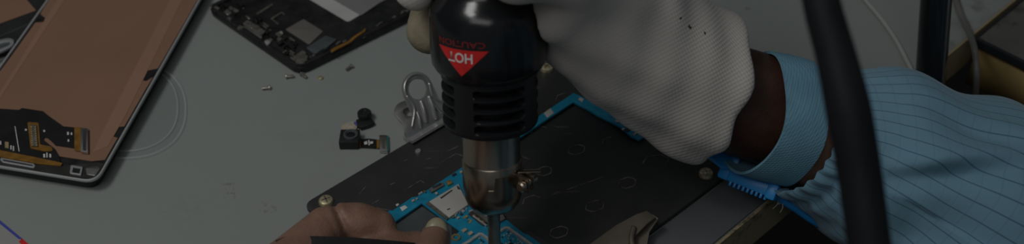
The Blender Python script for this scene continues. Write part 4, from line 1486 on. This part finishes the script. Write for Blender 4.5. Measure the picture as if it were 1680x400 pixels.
for i in range(npth - 1):
    for k in range(nr):
        k2 = (k + 1) % nr
        fs.append((i * nr + k, i * nr + k2, (i + 1) * nr + k2, (i + 1) * nr + k))
        c0, c1 = 2 * PI * k / nr * .034, 2 * PI * (k + 1) / nr * .034
        uvs += [(sacc[i], c0), (sacc[i], c1), (sacc[i + 1], c1), (sacc[i + 1], c0)]
# rolled hem back into the cuff
hem0 = len(vs)
for k in range(nr):
    vs.append(path[0] + (vs[k] - path[0]) * .93 + AX * .006)
for k in range(nr):
    k2 = (k + 1) % nr
    fs.append((k2, k, hem0 + k, hem0 + k2))
    uvs += [(0, 0)] * 4
sm_ = mesh(vs, fs)
ul = sm_.uv_layers.new(name='UVMap')
for l, uv in zip(ul.data, uvs):
    l.uv = uv
slv = put('shirt_sleeve', sm_, 'shirt', person, True, 'light blue sleeve with thin dark grid lines and a gathered cuff')
th_ = []
for (u, v, du, dv, z) in ((1277, 330, -9, 12, .012), (1284, 334, -4, 14, .012), (1290, 326, -14, 9, .013), (1272, 322, 6, 14, .012)):
    th_.append(tube([V(u, v, z), V(u + du * .5 + 2, v + dv * .5, z - .001), V(u + du, v + dv, z - .003)], .00018, 5))
put('loose_thread', join(th_), 'cable_white', slv)
def shirt_sdf(G):
    f = cone(G, SR, EL.lerp(SR, .55), .080, .071)
    f = smin(f, cone(G, SR, NK, .078, .070), .04)
    f = smin(f, cone(G, SL, NK, .078, .070), .04)
    f = smin(f, cone(G, SL, EL2, .074, .060), .03)
    f = smin(f, cone(G, EL2, EL2.lerp(Vector((-.075, .180, .045)), .32), .058, .046), .02)
    f = smin(f, ellip(G, (NK + HIP) * .5, (SD, FD, Vector((0, 0, 1))), (.185, .13, .30)), .06)
    f = smax(f, -cone(G, NK + Vector((-.01, .01, .055)), HD, .060, .07), .01)
    return f + .003 * np.sin(G[0] * 60 + G[2] * 45) * np.sin(G[1] * 55 + G[2] * 30)
M['shirt_plain'] = mat('shirt_plain', SHIRT, 0.85, var=0.1, vscale=20, spec=.15)
put('shirt', sdf_mesh(shirt_sdf, (.0, -.34, -.47), (.74, .34, .30), .008, 1), 'shirt_plain', person, True)
def trouser_sdf(G):
    f = None
    for s in (-1, 1):
        h = HIP + SD * .085 * s + Vector((0, 0, -.04))
        k = h + FD * .40 + Vector((0, 0, .0))
        a = Vector((k.x, k.y, -.69)) - FD * .02
        g = smin(cone(G, h, k, .088, .068), cone(G, k, a, .066, .050), .03)
        f = g if f is None else smin(f, g, .03)
    return smin(f, ellip(G, HIP + Vector((0, 0, -.01)), (SD, FD, Vector((0, 0, 1))), (.175, .13, .12)), .05)
put('trousers', sdf_mesh(trouser_sdf, (.04, -.30, -.73), (.72, .46, -.18), .01, 1), 'trousers', person, True)
for s in (-1, 1):
    k = HIP + SD * .085 * s + FD * .38
    def shoe_sdf(G, k=k):
        f = cone(G, (k.x, k.y, -.715), tuple(Vector((k.x, k.y, -.72)) + FD * .16), .042, .034)
        return smax(smin(f, cone(G, (k.x, k.y, -.66), (k.x, k.y, -.71), .045, .045), .02), -(G[2] + .749), .004)
    put('shoe', sdf_mesh(shoe_sdf, (k.x - .25, k.y - .1, -.77), (k.x + .1, k.y + .26, -.58), .008, 1), 'black', person, True)
stool = thing('stool', 'round stool under the seated person', 'stool', (HIP.x, HIP.y, -.75))
put('seat', lathe([(.15, -.508), (.17, -.503), (.17, -.474), (.15, -.466)], 40, Matrix.Translation((HIP.x, HIP.y, 0))), 'black', stool, 40)
for k in range(4):
    a = k * PI / 2 + .4
    d = Vector((math.cos(a), math.sin(a), 0))
    put('leg', tube([Vector((HIP.x, HIP.y, -.49)) + d * .12, Vector((HIP.x, HIP.y, -.749)) + d * .19], .012, 10, smooth=False), 'steel_dark', stool, 60)

# --- antistatic wrist strap
strap = thing('wrist_strap', 'light blue elastic antistatic strap with a bright blue toothed buckle round the wrist', 'wrist strap', WR)
bw, br_ = .0178, .0234
AS = Vector((.93, .05, -.32)).normalized()
SW = V(1237, 184, .045)
xs_ = Vector((0, 0, 1)).cross(AS).normalized()
ys_ = AS.cross(xs_).normalized()
nb_, nw = 96, 12
vs, fs = [], []
for layer, off in ((0, .0), (1, .0011)):
    for i in range(nb_):
        th = 2 * PI * i / nb_
        for j in range(nw + 1):
            q = j / nw
            R = br_ + off + .0005 * math.sin(th * 5 + 1) + .0004 * math.sin(q * PI) + .0010 * (q - .5) * math.sin(th * 2 + .6)
            c = SW + AS * (bw * q + .0012 * math.sin(th * 2 + 2) + .0030 * (math.sin(th) < -.2) * (-.2 - math.sin(th)) * (q - .5))
            vs.append(c + (xs_ * math.cos(th) * 1.02 + ys_ * math.sin(th)) * R)
L = nb_ * (nw + 1)
def vi(l, i, j):
    return l * L + (i % nb_) * (nw + 1) + j
for i in range(nb_):
    for j in range(nw):
        fs.append((vi(1, i, j), vi(1, i, j + 1), vi(1, i + 1, j + 1), vi(1, i + 1, j)))
        fs.append((vi(0, i, j), vi(0, i + 1, j), vi(0, i + 1, j + 1), vi(0, i, j + 1)))
    fs.append((vi(0, i, 0), vi(1, i, 0), vi(1, i + 1, 0), vi(0, i + 1, 0)))
    fs.append((vi(0, i, nw), vi(0, i + 1, nw), vi(1, i + 1, nw), vi(1, i, nw)))
put('band', recalc(mesh(vs, fs)), 'strap', strap, 50, 'light blue woven elastic band')
ZB = .020
b0, b1 = V(1203, 280, ZB), V(1276, 309, ZB)
bxv = (b1 - b0).normalized()
byv = (AX - bxv * AX.dot(bxv)).normalized()
bcam = (CAM - (b0 + b1) / 2).normalized()
bzv = (bcam - bxv * bcam.dot(bxv)).normalized()
byv = bzv.cross(bxv)
bm4 = frame_mw((b0 + b1) / 2, bxv, byv, bzv)
bl_ = (b1 - b0).length
bk = put('buckle', join([box((0, -.0016, 0), (bl_ + .002, .0058, .0042), .0008, bm4), box((bl_ / 2 - .0012, -.002, .0012), (.0042, .0066, .0050), .0008, bm4),
                         box((-bl_ / 2 - .0022, .0018, -.0012), (.0066, .0130, .0040), .0012, bm4)]), 'strap_plastic', strap, 40, 'bright blue plastic buckle')
tt = []
for k in range(9):
    tt.append(box((-bl_ / 2 + .001 + k * (bl_ - .004) / 8, -.0050, .0002), (.0011, .0022, .0030), .0003, bm4))
put('buckle_teeth', join(tt), 'strap_plastic', bk, 40)
put('strap_tail', join([tube([V(1272, 318, .0130), V(1290, 330, .011), V(1306, 340, .008), V(1326, 354, .004), V(1345, 366, .000)], .0021, 10, flat=1.0)]), 'strap_plastic', strap, True, 'bright blue strap end under the sleeve')
put('buckle_wing', strip3([V(1166, 244, .028), V(1180, 262, .024), V(1200, 280, .0205)], [.0100, .0120, .0100], .0016, AX), 'strap_plastic', strap, 40)

# --- black tweezers in the bare hand
tw = thing('tweezers', 'black tweezers held by the bare left hand at the bottom of the photo', 'tweezers', V(570, 410, .030))
def arm(pts, w, th):
    d = Vector((.12, -.9, -.3)).normalized()
    vs, fs = [], []
    for k, p in enumerate(pts):
        d2 = d * w[k]
        n2 = (CAM - p).normalized() * th
        vs += [p, p + d2, p + d2 - n2, p - n2]
    n = len(pts)
    for i in range(n - 1):
        for k in range(4):
            k2 = (k + 1) % 4
            fs.append((4 * i + k, 4 * i + k2, 4 * i + 4 + k2, 4 * i + 4 + k))
    fs += [(0, 1, 2, 3), (4 * n - 1, 4 * n - 2, 4 * n - 3, 4 * n - 4)]
    return recalc(mesh(vs, fs))
put('tweezer_arm', arm([V(452, 394, .0365), V(470, 387, .0362), V(520, 387, .0350), V(580, 389, .0325), V(640, 394, .0285), V(692, 399, .0245), V(745, 416, .0150), V(788, 434, .0065)],
                       [.004, .0085, .0095, .0090, .0075, .0050, .0026, .0008], .0012), 'black', tw, 30)
put('tweezer_arm', arm([V(452, 402, .0345), V(520, 400, .0330), V(580, 401, .0305), V(640, 404, .0265), V(692, 409, .0225), V(745, 421, .0140), V(788, 435, .0060)],
                       [.0085, .0095, .0090, .0075, .0050, .0026, .0008], .0012), 'black_matte', tw, 30)

# ================================================================== light
def area(name, loc, target, sx, sy, power, col):
    ld = bpy.data.lights.new(name, 'AREA')
    ld.shape = 'RECTANGLE'
    ld.size, ld.size_y = sx, sy
    ld.energy = power
    ld.color = col
    o = bpy.data.objects.new(name, ld)
    COL.objects.link(o)
    o.location = loc
    o.rotation_euler = (Vector(target) - Vector(loc)).to_track_quat('-Z', 'Y').to_euler()
    return o
area('bench_lamp', (-.46, .14, .88), (-.10, .36, 0), .30, .18, 1.78, (1.0, .99, .96))
area('ceiling_lamp', (-.26, -.40, 1.02), (.0, .33, 0), .8, .30, 1.42, (1.0, .985, .97))
w = bpy.data.worlds.new('world')
SC.world = w
w.use_nodes = True
w.node_tree.nodes['Background'].inputs[0].default_value = (.85, .93, 1.0, 1)
w.node_tree.nodes['Background'].inputs[1].default_value = 0.075
